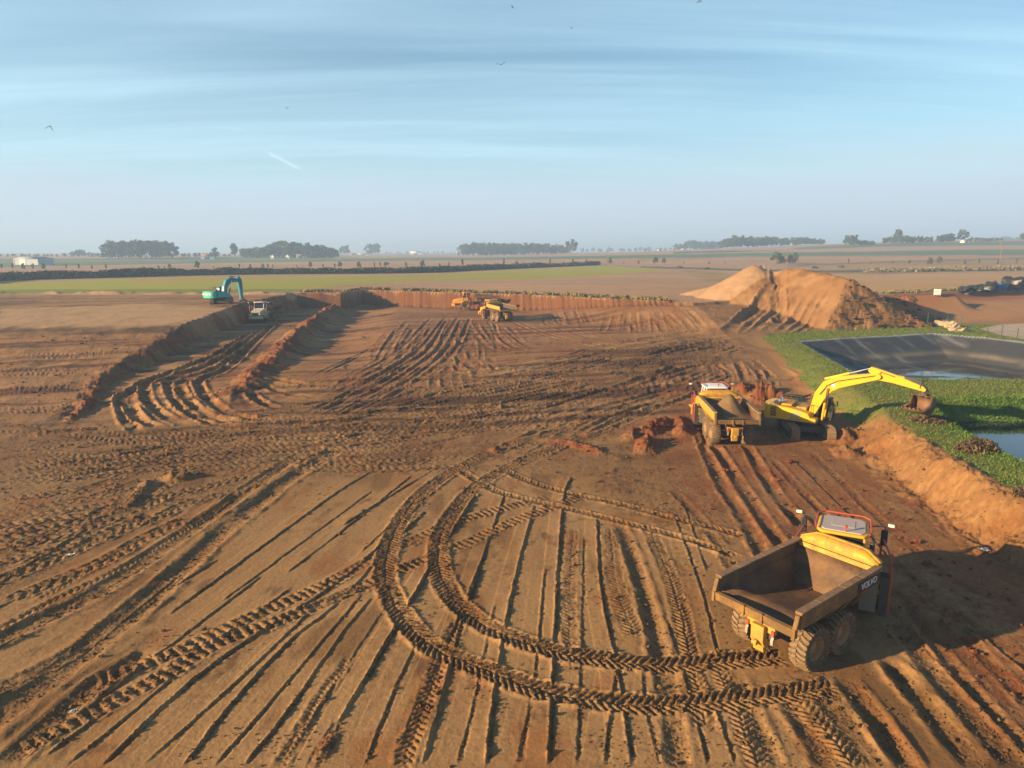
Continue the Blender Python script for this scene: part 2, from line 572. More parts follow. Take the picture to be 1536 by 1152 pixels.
# --- long parallel windrow lines left by the blade (near field)
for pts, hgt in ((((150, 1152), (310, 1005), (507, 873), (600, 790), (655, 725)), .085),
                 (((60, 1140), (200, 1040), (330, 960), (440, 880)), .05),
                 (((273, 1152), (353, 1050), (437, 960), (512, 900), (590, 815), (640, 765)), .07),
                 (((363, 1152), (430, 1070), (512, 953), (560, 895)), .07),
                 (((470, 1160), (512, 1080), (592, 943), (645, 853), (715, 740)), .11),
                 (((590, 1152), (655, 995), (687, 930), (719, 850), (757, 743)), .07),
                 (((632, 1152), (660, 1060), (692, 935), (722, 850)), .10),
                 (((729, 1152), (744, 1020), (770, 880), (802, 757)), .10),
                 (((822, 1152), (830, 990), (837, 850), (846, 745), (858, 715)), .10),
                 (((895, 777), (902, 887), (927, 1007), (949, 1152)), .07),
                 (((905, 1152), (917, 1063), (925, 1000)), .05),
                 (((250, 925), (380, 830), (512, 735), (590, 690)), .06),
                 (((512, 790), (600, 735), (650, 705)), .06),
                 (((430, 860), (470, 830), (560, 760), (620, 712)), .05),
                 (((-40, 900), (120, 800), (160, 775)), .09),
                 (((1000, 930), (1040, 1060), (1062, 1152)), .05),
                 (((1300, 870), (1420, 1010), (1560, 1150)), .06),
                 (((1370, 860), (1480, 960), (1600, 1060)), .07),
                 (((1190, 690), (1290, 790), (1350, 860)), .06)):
    stroke(PX(*pts), 'ridge', w=.05, a=hgt * .78, churn_or_shade=1.0)

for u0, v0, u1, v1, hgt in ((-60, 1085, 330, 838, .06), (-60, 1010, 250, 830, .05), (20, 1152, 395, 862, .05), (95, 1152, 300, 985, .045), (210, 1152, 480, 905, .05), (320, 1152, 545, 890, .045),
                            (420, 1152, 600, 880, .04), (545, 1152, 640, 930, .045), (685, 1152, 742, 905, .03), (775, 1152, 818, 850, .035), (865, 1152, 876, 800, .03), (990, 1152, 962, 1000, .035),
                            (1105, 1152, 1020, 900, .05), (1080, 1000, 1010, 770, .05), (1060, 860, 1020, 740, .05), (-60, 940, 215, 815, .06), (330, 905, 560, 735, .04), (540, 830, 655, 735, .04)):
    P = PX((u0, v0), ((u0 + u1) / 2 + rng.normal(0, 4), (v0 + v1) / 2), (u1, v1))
    stroke(P, 'ridge', w=.045, a=hgt * .7, churn_or_shade=.85)
# --- ruts
RUTS = [  # (points, half width, depth, berm)
    (((-60, 985), (130, 897), (233, 830), (277, 800), (350, 750), (417, 703), (467, 673), (512, 657)), .55, .22, .12),
    (((-60, 1120), (60, 1030), (150, 962), (240, 885), (330, 800), (400, 745), (440, 715), (512, 672)), .60, .22, .12),
    (((-60, 1060), (100, 985), (200, 905), (270, 850)), .40, .10, .08),
    (((0, 1152), (90, 1075), (140, 1030), (230, 975)), .45, .12, .09),
    (((929, 785), (955, 850), (992, 983), (1012, 1100), (1018, 1160)), .36, .11, .07),
    (((1100, 1010), (1135, 1090), (1165, 1160)), .36, .09, .08),
    (((1165, 1030), (1210, 1090), (1250, 1160)), .38, .12, .10),
    (((1200, 1010), (1270, 1090), (1310, 1160)), .40, .14, .12),
    (((1262, 1010), (1310, 1075), (1370, 1160)), .40, .16, .13),
    (((1330, 985), (1410, 1085), (1470, 1160)), .42, .17, .13),
    (((1338, 930), (1420, 1030), (1535, 1160)), .40, .12, .10),
    (((1340, 880), (1410, 975), (1500, 1080), (1580, 1160)), .3, .08, .06),
    (((1345, 840), (1450, 955), (1560, 1070)), .3, .08, .06),
    (((1045, 640), (1080, 720), (1115, 775), (1150, 840), (1190, 900)), .42, .20, .14),
    (((1072, 668), (1120, 740), (1160, 800), (1200, 850)), .42, .18, .13),
    (((1120, 668), (1160, 735), (1205, 790)), .42, .20, .14),
    (((1010, 735), (1060, 790), (1110, 870), (1140, 930)), .3, .06, .05),
    (((1160, 690), (1230, 765), (1290, 820)), .3, .08, .06),
    (((1220, 680), (1300, 760), (1380, 830), (1480, 920)), .28, .06, .05),
    (((600, 1160), (648, 1020), (668, 960)), .3, .03, .02),
]
for pts, w, a, bm in RUTS:
    stroke(PX(*pts), 'rut', w=w, a=a * .6, berm=bm * .45, churn_or_shade=.7, b=.04)
# sweeping bundle of ruts where the haul ramp turns
SWEEP = [((333, 547), (250, 570), (186, 592), (184, 612), (192, 632), (215, 655)),
         ((383, 497), (320, 535), (240, 565), (196, 590), (207, 627), (253, 645)),
         ((400, 490), (330, 540), (232, 570), (218, 583), (228, 610), (263, 631), (300, 642)),
         ((405, 492), (340, 545), (262, 570), (254, 580), (268, 607), (300, 627), (340, 638), (420, 640)),
         ((420, 480), (345, 550), (276, 572), (270, 580), (284, 603), (320, 627), (383, 632), (470, 632)),
         ((350, 548), (305, 568), (298, 576), (313, 600), (347, 621), (400, 628), (500, 628)),
         ((383, 566), (400, 580), (440, 592), (500, 596)),
         ((372, 580), (385, 600), (420, 612), (480, 614)),
         ((395, 560), (420, 570), (470, 576), (540, 574))]
for k, pts in enumerate(SWEEP):
    stroke(PX(*pts), 'rut', w=.52, a=.22, berm=.18 if k != 1 else .26, churn_or_shade=.75, b=.06, red=.15)
# far ruts across the middle of the pit
MID = [((512, 606), (612, 580), (812, 557), (945, 522), (1040, 505), (1110, 500)),
       ((512, 618), (680, 588), (850, 548), (1000, 520), (1120, 512)),
       ((545, 637), (745, 607), (880, 587), (980, 550), (1090, 525)),
       ((560, 585), (700, 562), (860, 535), (980, 514), (1100, 497)),
       ((640, 620), (800, 585), (930, 560), (1020, 535), (1100, 520)),
       ((740, 640), (860, 600), (960, 575), (1040, 550)),
       ((500, 575), (560, 545), (600, 520), (640, 490)),
       ((480, 600), (540, 575), (590, 555), (600, 540)),
       ((1044, 540), (1050, 560), (1057, 580)), ((1074, 535), (1080, 560), (1090, 588)),
       ((1100, 530), (1112, 555), (1122, 585)), ((1120, 540), (1140, 562), (1150, 585)),
       ((1010, 560), (1020, 580), (1025, 600)), ((985, 565), (992, 585), (1000, 610)),
       ((672, 477), (669, 513), (679, 563), (690, 582)), ((692, 478), (690, 520), (700, 545)),
       ((712, 483), (729, 513), (765, 527)), ((725, 487), (745, 515), (790, 530)),
       ((622, 490), (605, 520), (598, 549)), ((640, 480), (628, 510), (618, 540)),
       ((649, 545), (652, 575), (650, 592)), ((735, 490), (770, 520), (830, 530)),
       ((700, 480), (706, 505), (712, 530)),
       ((939, 465), (937, 502)), ((952, 466), (960, 500)), ((965, 467), (969, 502)),
       ((978, 468), (1003, 503)), ((990, 467), (1020, 500)), ((860, 468), (868, 485), (880, 490)),
       ((850, 465), (856, 480), (862, 492)), ((700, 545), (720, 560), (760, 562)), ((695, 540), (710, 552), (740, 553)),
       ((800, 480), (860, 500), (960, 520), (1060, 530)), ((680, 600), (820, 610), (900, 590), (985, 592))]
for k, pts in enumerate(MID):
    P = PX(*pts)
    stroke(P, 'rut', w=rng.uniform(.4, .7), a=rng.uniform(.04, .10), berm=rng.uniform(.03, .09), churn_or_shade=rng.uniform(.5, .95), b=.03, red=rng.uniform(0, .3))
    for _ in range(3):
        stroke(shifted(P, rng.choice([-1, 1]) * rng.uniform(.9, 4.5)) + rng.normal(0, .5, (len(P), 2)), 'rut', w=rng.uniform(.3, .6), a=rng.uniform(.03, .09), berm=rng.uniform(.02, .09), churn_or_shade=rng.uniform(.3, .9), b=.03)
# long sweeping passes across the pit towards the loading place
def family(A, B, n, seed, dark=1.0):
    rf = np.random.default_rng(seed)
    A, B = np.array(A, float), np.array(B, float)
    for _ in range(n):
        t = rf.uniform(0, 1)
        Q = A + (B - A) * t + rf.normal(0, 2.5, A.shape)
        k0 = rf.integers(0, 2); k1 = len(Q) - rf.integers(0, 2)
        P = PX(*Q[k0:k1])
        hw = rf.uniform(.26, .42)
        knd = rf.choice(['rut', 'rut', 'tyre'])
        for off in (-1.2, 1.2):
            stroke(shifted(P, off), knd, w=hw, a=rf.uniform(.05, .12), b=.05, pitch=.5, berm=rf.uniform(.03, .10), churn_or_shade=rf.uniform(.35, 1.0) * dark, keep=.3)


family(((330, 650), (560, 605), (800, 560), (950, 525), (1110, 500)), ((430, 705), (640, 662), (830, 612), (1000, 560), (1120, 522)), 17, 61)
family(((385, 615), (450, 588), (520, 558), (600, 515), (640, 478)), ((500, 645), (580, 605), (650, 562), (692, 520), (705, 478)), 8, 62, .8)
family(((690, 700), (760, 660), (860, 615), (980, 580), (1080, 545)), ((800, 700), (880, 660), (960, 625), (1030, 600), (1090, 560)), 5, 63, .8)
family(((-40, 660), (150, 640), (330, 628), (520, 600), (640, 560)), ((-40, 730), (150, 700), (330, 668), (520, 640), (700, 590)), 8, 64, .8)
# dark damp bands in the middle
for pts in (((870, 565), (960, 540), (1040, 520), (1110, 512)), ((900, 575), (985, 548), (1070, 528)), ((950, 560), (1010, 540), (1060, 533)), ((930, 535), (1020, 515), (1100, 505)), ((1010, 545), (1060, 540), (1110, 535))):
    P = PX(*pts)
    stroke(P, 'mound', w=1.6, a=.20, churn_or_shade=1.0)
    stroke(shifted(P, 2.2), 'rut', w=.6, a=.2, berm=.2, churn_or_shade=1.0)
# horizontal bands of treaded tracks left of the middle
HTR = [((-40, 684), (200, 660), (333, 665), (512, 650), (700, 640), (830, 628)),
       ((-40, 700), (180, 684), (330, 672), (512, 664), (690, 655)),
       ((-40, 722), (170, 700), (330, 688), (440, 680), (512, 690), (690, 694)),
       ((330, 642), (512, 645), (690, 632), (860, 615)),
       ((-40, 640), (120, 645), (230, 658), (420, 655)),
       ((-40, 782), (160, 757), (220, 725), (300, 700), (420, 690)),
       ((-40, 806), (167, 777), (253, 743), (300, 733), (380, 712)),
       ((-40, 755), (120, 735), (220, 700)), ((430, 702), (560, 706), (690, 700)), ((420, 690), (560, 680), (720, 668)),
       ((-40, 853), (140, 813), (230, 770)), ((-40, 885), (100, 832), (160, 800), (230, 770)), ((-40, 830), (110, 800), (220, 752)),
       ((520, 620), (700, 612), (830, 600)), ((600, 655), (760, 640), (900, 630)), ((-40, 620), (90, 615), (150, 600)), ((-40, 560), (90, 560), (170, 548)),
       ((-40, 590), (80, 585), (150, 575)), ((20, 530), (120, 530), (210, 520))]
for pts in HTR:
    P = PX(*pts)
    for off in (0, rng.choice([-1, 1]) * rng.uniform(1.0, 2.6)):
        stroke(shifted(P, off), 'tyre', w=.42, a=.04, b=.06, pitch=.55, berm=.035, churn_or_shade=.65, keep=.30)
# random faint cross tracks to break up the worked areas
for k in range(22):
    u, v = rng.uniform(-20, 1020), rng.uniform(560, 705)
    if u > 700 and v > 690:
        continue
    p = G(u, v)
    ang = rng.normal(math.atan2(.18, 1), .16)
    ln = rng.uniform(6, 22)
    q = p[:2] + np.array([math.cos(ang), math.sin(ang)]) * ln
    mid = (p[:2] + q) / 2 + rng.normal(0, 1.0, 2)
    stroke(np.array([p[:2], mid, q]), rng.choice(['tyre', 'rut', 'tyre']), w=rng.uniform(.3, .5), a=rng.uniform(.03, .07), b=.05, pitch=.5, berm=rng.uniform(.02, .07), churn_or_shade=rng.uniform(.3, .8), keep=.4)
# treaded single passes in the near field
for pts, w, a, b_, p_ in ((((598, 1160), (625, 1095), (655, 1010), (690, 930)), .24, .02, .045, .26),
                          (((-40, 965), (87, 897), (180, 853), (267, 800), (317, 770), (353, 740), (417, 700), (500, 657)), .17, .03, .05, .30),
                          (((50, 905), (110, 870), (200, 815)), .14, .015, .03, .30),
                          (((970, 785), (1010, 880), (1035, 985), (1060, 1100)), .32, .03, .06, .26),
                          (((860, 790), (855, 900), (858, 1010)), .22, .008, .03, .25),
                          (((915, 790), (925, 880), (955, 960)), .35, .012, .045, .25),
                          (((412, 1160), (470, 1060), (530, 980)), .12, .02, .04, .2),
                          (((1180, 1035), (1240, 1100), (1290, 1160)), .34, .02, .05, .25),
                          (((1075, 1000), (1110, 1080), (1140, 1160)), .30, .02, .05, .25)):
    stroke(PX(*pts), 'tyre', w=w, a=a, b=b_, pitch=p_, berm=.02, churn_or_shade=.45, keep=.5)
# wide lugged crawler passes on the diagonal
for pts in (((130, 1025), (250, 985), (380, 925), (450, 895), (512, 865), (600, 820), (690, 782), (760, 762), (830, 745)),
            ((20, 1130), (150, 1065), (262, 1005), (330, 965), (450, 920), (512, 895), (600, 855), (700, 815), (790, 775), (890, 740))):
    stroke(PX(*pts), 'crawl', w=.34, a=.015, b=.06, pitch=.36, berm=.03, churn_or_shade=.8, keep=.6)
# curve leading right to the parked hauler
for pts in (((690, 705), (740, 735), (800, 752), (870, 768), (960, 790), (1040, 812), (1112, 838)),
            ((748, 702), (800, 725), (860, 742), (930, 756), (1010, 778), (1070, 792), (1120, 806))):
    stroke(PX(*pts), 'tyre', w=.26, a=.04, b=.05, pitch=.30, berm=.05, churn_or_shade=.75)
# the big double loop behind the near hauler
OUTER = ((1260, 1030), (1150, 1046), (1000, 1058), (900, 1052), (800, 1032), (700, 995), (640, 965), (598, 915), (578, 860), (590, 805), (620, 755), (662, 718), (712, 690), (770, 665), (860, 640))
INNER = ((1180, 985), (1090, 992), (1000, 998), (900, 990), (820, 975), (740, 945), (690, 910), (662, 862), (660, 810), (685, 762), (722, 725), (775, 695), (840, 668), (930, 640))
for pts in (OUTER, INNER):
    P = PX(*pts)
    stroke(P, 'tyre', w=.44, a=.03, b=.075, pitch=.27, berm=.045, churn_or_shade=.95, keep=.1)

# --- heaps and clods of red earth
for pts, w, a, r in ((((935, 665), (960, 652), (985, 640), (1010, 626)), 1.1, .8, 1.0),
                     (((965, 685), (972, 668), (965, 655)), .9, .75, 1.0),
                     (((1015, 622), (1022, 640), (1026, 660)), .8, .6, .9),
                     (((800, 660), (840, 663), (880, 672), (920, 688)), .7, .35, .9),
                     (((735, 678), (750, 674)), .6, .4, .9),
                     (((1112, 600), (1150, 600), (1190, 600)), 2.0, 1.5, 1.0),
                     (((1085, 590), (1130, 588), (1180, 590)), 1.8, 1.1, 1.0),
                     (((240, 722), (268, 716), (284, 722)), .8, .55, .1),
                     (((188, 765), (215, 735), (222, 722)), .5, .3, .1),
                     (((1250, 668), (1275, 655), (1300, 650)), 1.0, .9, .2),
                     (((1275, 690), (1262, 672)), .9, .6, .2),
                     (((470, 1150), (490, 1120), (508, 1090)), .28, .12, .5),
                     (((0, 655), (90, 648), (180, 640)), .5, .3, .5),
                     (((90, 640), (130, 610), (150, 585)), .6, .45, .9)):
    stroke(PX(*pts), 'mound', w=w, a=a, churn_or_shade=.9, red=r)
print('strokes', time.time() - _t0)

# --- scarp, berm and wall roughness
xs_ = np.interp(Y, SCARP_Y, SCARP_X)
near_scarp = np.exp(-((X - xs_) / 1.5) ** 2) * ss(52, 66, Y) * ss(150, 140, Y)
bx_ = np.interp(Y, [58, 64, 82.6, 133, 150], [-25.5, -26.7, -28.8, -36, -37.5])
near_berm = np.exp(-((X - bx_) / 1.7) ** 2) * ss(60, 66, Y) * ss(152, 148, Y)
RED = np.maximum(RED, near_berm * .8)
RED = np.maximum(RED, near_scarp * .55)
CHURN_SHADE = np.maximum(CHURN_SHADE, (near_berm + near_scarp) * .7)
blr = slice(np.searchsorted(y_rows, 50), np.searchsorted(y_rows, 185))
lump = (fbm(X[blr] * 1.1, Y[blr] * 1.1, 4, 41)).astype(np.float32)
DET[blr] += lump * (.9 * near_scarp[blr] + .9 * near_berm[blr])
yb_ = np.interp(X, EDGE_X, EDGE_Y)
wall = np.exp(-((Y - yb_ + .3) / 1.2) ** 2) * ss(34, 26, X) * ss(-48, -46, X)
# toothed bucket marks: vertical flutes along the cut face
fl = np.abs(((X[blr] * 1.0 + 1.6 * vnoise(X[blr] * .5, Y[blr] * 0, 8)) % 1) - .5) * 2 * (.3 + 1.2 * vnoise(X[blr] * .8, Y[blr] * 0, 18))
big = ss(-33, -36, X[blr])
flute = .30 * (fl - .5) * (1 - big) + 0.35 * big * (vnoise(X[blr] * .75, Y[blr] * 0, 6) - .5)
DET[blr] += (wall[blr] * flute).astype(np.float32)
RED = np.maximum(RED, wall * (.55 + .6 * vnoise(X * 1.3, Y * 0, 19)))
CHURN_SHADE = np.maximum(CHURN_SHADE, wall * (.2 + .8 * vnoise(X * 1.0, Y * 0, 20)))
RED = np.maximum(RED, np.exp(-((Y - yb_ + 4) / 4) ** 2) * ss(60, 40, X) * .5 * ss(-50, -46, X))
# wandering track grooves on the spoil heap and clods on its steep face
hp = pile_planes[0](X[blr], Y[blr])
edge2 = (X[blr] > np.interp(Y[blr], [103, 114.5, 130], [45.5, 57.0, 60]))
in_heap = (X[blr] > 28) & (X[blr] < 75) & (Y[blr] > 98) & (Y[blr] < 150) & (Z[blr] > 2.3)
steep = in_heap & (pile_planes[1](X[blr], Y[blr]) < hp + .4) & (X[blr] > 44)
DET[blr] += np.where(steep, (1.1 * fbm(X[blr] * .6, Y[blr] * .6, 5, 52, .62) + .55 * np.abs(fbm(X[blr] * 1.8, Y[blr] * 1.8, 4, 54, .6))), (.18 * fbm(X[blr] * .5, Y[blr] * .5, 5, 53, .6) + .10 * fbm(X[blr] * 3, Y[blr] * 3, 3, 55)) * in_heap).astype(np.float32)
HEAP = np.zeros((NR, NC), np.float32)
HEAP[blr] = in_heap
HST = np.zeros((NR, NC), np.float32)
HST[blr] = steep
for pts, w, a, bm in ((((1143, 398), (1165, 412), (1166, 424), (1140, 455), (1100, 490), (1085, 503)), 1.0, .45, .25),
                      (((1150, 402), (1172, 415), (1170, 430), (1150, 455), (1115, 490)), .8, .22, .15),
                      (((1235, 425), (1205, 455), (1165, 500)), .6, .14, .10), (((1250, 423), (1220, 455), (1180, 500)), .6, .12, .10),
                      (((1200, 420), (1170, 455), (1125, 500)), .6, .14, .10), (((1185, 418), (1160, 450), (1110, 498)), .6, .12, .10),
                      (((1220, 422), (1190, 455), (1145, 500)), .6, .12, .1), (((1262, 420), (1232, 455), (1190, 502)), .5, .15, .15)):
    stroke(PX(*pts), 'rut', w=w, a=a, berm=bm, churn_or_shade=.35)

# cut bank on the right: raked loose face
xf_ = np.interp(Y, FOOT_Y, FOOT_X)
bank = ss(-.6, .3, X - xf_) * ss(3.2, 2.3, X - xf_) * ss(53, 48, Y)
DET += (bank * (.75 * fbm(X * .7, Y * .7, 5, 61, .62) + .50 * np.abs(fbm(X * 2.2, Y * 2.2, 4, 62, .6)))).astype(np.float32)
CHURN_SHADE = np.maximum(CHURN_SHADE, (bank * ss(-.15, .18, fbm(X * .6, Y * .6, 4, 64)) * .8).astype(np.float32))
foot = np.exp(-((X - xf_ + .3) / .7) ** 2) * ss(58, 50, Y)
DET += (foot * .6 * (np.clip(fbm(X * .9, Y * .9, 3, 63), -.1, 1))).astype(np.float32)

# --- grass mask
GRASS = np.zeros((NR, NC), np.float32)
blg = slice(np.searchsorted(y_rows, 12), np.searchsorted(y_rows, 130))
gx, gy = X[blg], Y[blg]
wdt = np.interp(gy, [46, 52, 70], [2.6, 1.1, 1.6])
edge = gx - np.interp(gy, FOOT_Y, FOOT_X) - wdt + 1.5 * fbm(gx * .5, gy * .5, 3, 71)
farl = np.interp(gx, [30, 34, 37, 50, 67, 72, 100], [94, 96.5, 100, 106, 113, 113, 113]) - gy
gm = ss(-.1, .3, edge) * ss(-.2, .3, farl + 1.6 * fbm(gx * .4, gy * .4, 3, 72))
db = sdf_poly(gx, gy, BASIN)
gm = gm * ss(.3, -.1, db)
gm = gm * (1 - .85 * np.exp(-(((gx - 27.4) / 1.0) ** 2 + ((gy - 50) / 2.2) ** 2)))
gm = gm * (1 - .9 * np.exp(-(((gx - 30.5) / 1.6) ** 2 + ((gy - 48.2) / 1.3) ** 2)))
PAD = [G(u, v)[:2] for u, v in ((1468, 493), (1500, 487), (1580, 482), (1700, 478), (1700, 520), (1536, 509), (1492, 501))]
dp = sdf_poly(gx, gy, PAD)
gm = gm * ss(.3, -.3, dp)
gm = gm * (1 - HEAP[blg])
GRASS[blg] = gm
LINER = np.zeros((NR, NC), np.float32); LINER[blg] = ss(-.05, .25, db)
PADM = np.zeros((NR, NC), np.float32); PADM[blg] = ss(-.2, .3, dp)
DPOND = np.full((NR, NC), -99.0, np.float32); DPOND[blg] = sdf_poly(gx, gy, POND)
wr = np.zeros_like(db)
wr += .16 * fbm(gx * .25, gy * 1.2, 3, 81) + .16 * np.abs(fbm(gx * 1.1 + .3 * gy, gy * .25, 4, 82))
DET[blg] = (DET[blg] * (1 - LINER[blg]) + wr * LINER[blg]) * (1 - PADM[blg])
DET[blg] = DET[blg] * (1 - .75 * gm) + gm * (.22 * fbm(gx * .45, gy * .45, 3, 83) + .10 * fbm(gx * 2.5, gy * 2.5, 3, 84))

# --- fine roughness everywhere in the pit
ypit = np.minimum(yb_ + 3, 190)
pit = (Y < ypit)
bl = slice(0, np.searchsorted(y_rows, 190))
x_, y_ = X[bl], Y[bl]
c6, s6 = math.cos(R(7)), math.sin(R(7))
xa, ya = x_ * c6 - y_ * s6, x_ * s6 + y_ * c6
soilm = (1 - GRASS[bl]) * (1 - LINER[bl]) * (1 - PADM[bl]) * pit[bl]
fine = .012 * fbm(xa * 3, ya * .8, 3, 91) + .010 * fbm(x_ * 14, y_ * 14, 2, 92) + .034 * fbm(xa * .8, ya * .12, 3, 93)
ch = np.clip(CHURN_SHADE[bl], 0, 1)
midz = ss(36, 46, y_) * ss(18, 12, x_)
rough = ch * ((.075 * fbm(x_ * .9 + y_ * .15, y_ * 3.2 - x_ * .55, 4, 97)) * midz + (1 - .65 * midz) * .07 * fbm(x_ * 4.5, y_ * 4.5, 3, 94) + .05 * (np.abs(fbm(x_ * 12, y_ * 12, 2, 95)) * 2 - .3)) + ch * .09 * fbm(x_ * 1.2, y_ * 1.2, 3, 96)
DET[bl] += (soilm * (fine + rough) * (1 + .8 * ss(50, 90, y_))).astype(np.float32)
Z += DET
print('detail', time.time() - _t0)
# ------------------------------------------------------------------ ground colours (what the soil, grass and crops are)
def lerp3(A, c, m):
    return A + (np.array(c, np.float32) - A) * m[..., None]


ALB = np.empty((NR, NC, 3), np.float32)
nA = fbm(X * .12, Y * .12, 4, 101); nB = fbm(X * .9, Y * .35, 4, 102); nC = fbm(X * 5, Y * 5, 3, 103)
ALB[:] = SOIL_DRY
ALB = lerp3(ALB, SOIL_PALE, np.clip(.45 + .22 * ss(44, 36, Y) + 1.6 * nA + .6 * nB, 0, 1) * .78)
ALB = lerp3(ALB, SOIL_MID, np.clip(nB * 2.2 + nC * 1.4 - .15, 0, 1) * .7)
stain = ss(.10, .24, fbm(X * .5, Y * .22, 4, 104))
ALB = lerp3(ALB, SOIL_MID, stain * .65)
ALB = lerp3(ALB, SOIL_RUST, ss(.06, .26, fbm(X * .7 + 40, Y * .35, 5, 110)) * .7)
ALB = lerp3(ALB, SOIL_DAMP, ss(.17, .33, fbm(X * 1.3, Y * .7, 4, 111)) * .6)
mid = ss(40, 60, Y)
ALB = lerp3(ALB, SOIL_RUST, np.clip(.35 + 1.3 * fbm(X * .07, Y * .07, 3, 105), 0, 1) * .55 * mid)
chn = np.clip(CHURN_SHADE, 0, 1)
# drag streaks across the worked middle of the pit
ca, sa = math.cos(R(12)), math.sin(R(12))
xs2, ys2 = X * ca + Y * sa, -X * sa + Y * ca
wv = 3 * fbm(X * .05, Y * .05, 2, 112)
strk = fbm(xs2 * .06, (ys2 + wv) * .75, 4, 113, .6)
strm = mid * ss(150, 120, Y) * ss(30, 14, X)
ALB = lerp3(ALB, SOIL_DAMP, ss(.01, .17, strk) * .92 * strm)
ALB = lerp3(ALB, SOIL_PALE, ss(-.03, -.20, strk) * .75 * strm)
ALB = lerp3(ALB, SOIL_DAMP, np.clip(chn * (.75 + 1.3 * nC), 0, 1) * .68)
ALB = lerp3(ALB, SOIL_RED, np.clip(RED * (.8 + 1.5 * nC + .8 * nB), 0, 1))
ALB = lerp3(ALB, SOIL_DEEP, np.clip(RED * chn * (2.4 * fbm(X * 1.7, Y * 1.7, 3, 106)), 0, 1) * .8)
ALB = lerp3(ALB, SOIL_HEAP, np.clip(HEAP * (1 - .45 * chn) * (.92 + .7 * nB), 0, 1))
ALB = lerp3(ALB, SOIL_PALE, HEAP * ss(.03, .25, fbm(X * .25, Y * .5, 4, 116)) * .5)
ALB = lerp3(ALB, SOIL_MID, HEAP * ss(.05, .25, fbm(X * .5 + 9, Y * .3, 5, 117)) * .6)
ALB = lerp3(ALB, SOIL_CLOD, np.clip(HST * (.45 + 2.4 * fbm(X * .8, Y * .8, 4, 107)), 0, .9))
ALB = lerp3(ALB, SOIL_BANK, np.clip(bank * (1 - .8 * chn) * (.75 + 1.6 * nC + 1.2 * nB), 0, 1).astype(np.float32) * .8)
wl_ = np.clip(wall * (1 - ss(.4, 1.2, Y - yb_)), 0, 1)
ALB = lerp3(ALB, SOIL_WALL, (wl_ * (.55 + .5 * vnoise(X * 1.6, Y * 0, 114))).astype(np.float32))
# pale scraped strip on the left terrace
tp = sdf_poly(X[blr], Y[blr], [G(u, v)[:2] for u, v in ((-300, 470), (60, 462), (230, 455), (330, 462), (355, 468), (288, 497), (120, 496), (-300, 505))])
tm = np.zeros((NR, NC), np.float32); tm[blr] = ss(-2, 3, tp + 5 * fbm(X[blr] * .15, Y[blr] * .5, 3, 108))
ALB = lerp3(ALB, (.36, .215, .105), tm * .85)

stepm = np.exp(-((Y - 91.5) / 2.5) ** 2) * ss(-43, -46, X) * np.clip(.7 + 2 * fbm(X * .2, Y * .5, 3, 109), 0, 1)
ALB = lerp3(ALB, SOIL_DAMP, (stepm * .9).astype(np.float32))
# crops beyond the pit
NATm = (Y > yb_ + .45) | ((Y > 141) & (X < -46))
blf = slice(np.searchsorted(y_rows, 112), NR)


def paint(poly_px, c, soft=1.0, var=.0, scale=.03, sy=1.0, seed=200, s=1.0, only_nat=True):
    poly = [G(u, v)[:2] for u, v in poly_px]
    P = np.array(poly)
    i0, i1 = np.searchsorted(y_rows, [P[:, 1].min() - 5 * soft, P[:, 1].max() + 5 * soft])
    b = (slice(i0, i1), slice(0, NC))
    d = sdf_poly(X[b], Y[b], poly)
    m = ss(-soft, soft, d + 2 * soft * fbm(X[b] / soft * .2, Y[b] / soft * .2, 2, seed)) * s
    if only_nat:
        m = m * NATm[b]
    n = fbm(X[b] * scale, Y[b] * scale * sy, 4, seed + 1)
    cc = np.array(c, np.float32)[None, None, :] * (1 + var * 2 * n)[..., None]
    ALB[b] = ALB[b] + (cc - ALB[b]) * m[..., None]


def fieldc(c, b):
    n = fbm(X[b] * .02, Y[b] * .05, 4, 300) + .6 * fbm(X[b] * .3, Y[b] * .3, 3, 301)
    return np.array(c, np.float32) * (1 + .5 * n)[..., None]


ALB[blf] = np.where(NATm[blf][..., None], fieldc(STUBBLE, blf), ALB[blf])
# far patchwork
paint([(-900, 399), (0, 393.5), (400, 389.5), (640, 386.5), (800, 385), (1000, 381.5), (1300, 377.5), (1536, 374), (1900, 371), (1900, 380), (1536, 383), (1300, 383.5), (1000, 387), (800, 389), (640, 390.5), (400, 393.5), (200, 397), (0, 401), (-900, 407)], GREEN_FAR, 3, .18, .01, seed=210)
paint([(-900, 398), (0, 393), (400, 389), (640, 386), (800, 384.5), (1000, 381), (1300, 377), (1536, 373.5), (1900, 371), (1900, 366), (1536, 365), (1200, 370), (900, 377), (640, 381), (400, 384), (0, 388), (-900, 391)], PINK_FIELD, 4, .14, .006, seed=211)
paint([(-900, 397.5), (0, 393), (300, 390), (500, 388), (480, 384), (200, 387), (-900, 390)], GREEN_FAR, 4, .15, .006, seed=215)
paint([(1190, 374.5), (1300, 371), (1536, 367.5), (1900, 364), (1900, 358), (1536, 362), (1300, 366.5), (1200, 371)], GREEN_FAR, 5, .14, .006, seed=212)
paint([(1010, 378), (1080, 376), (1190, 376.2), (1080, 378.5), (1010, 380.5)], SCRUB, 2, .2, .02, seed=213)
paint([(1180, 396.5), (1340, 391), (1536, 386), (1800, 384), (1800, 395), (1536, 397), (1340, 399.5), (1180, 402)], STRAW, 2, .16, .02, seed=214)
paint([(1195, 398.5), (1340, 393.6), (1536, 388), (1536, 387), (1340, 392.6), (1195, 397.5)], SCRUB, .8, .2, .05, seed=216)
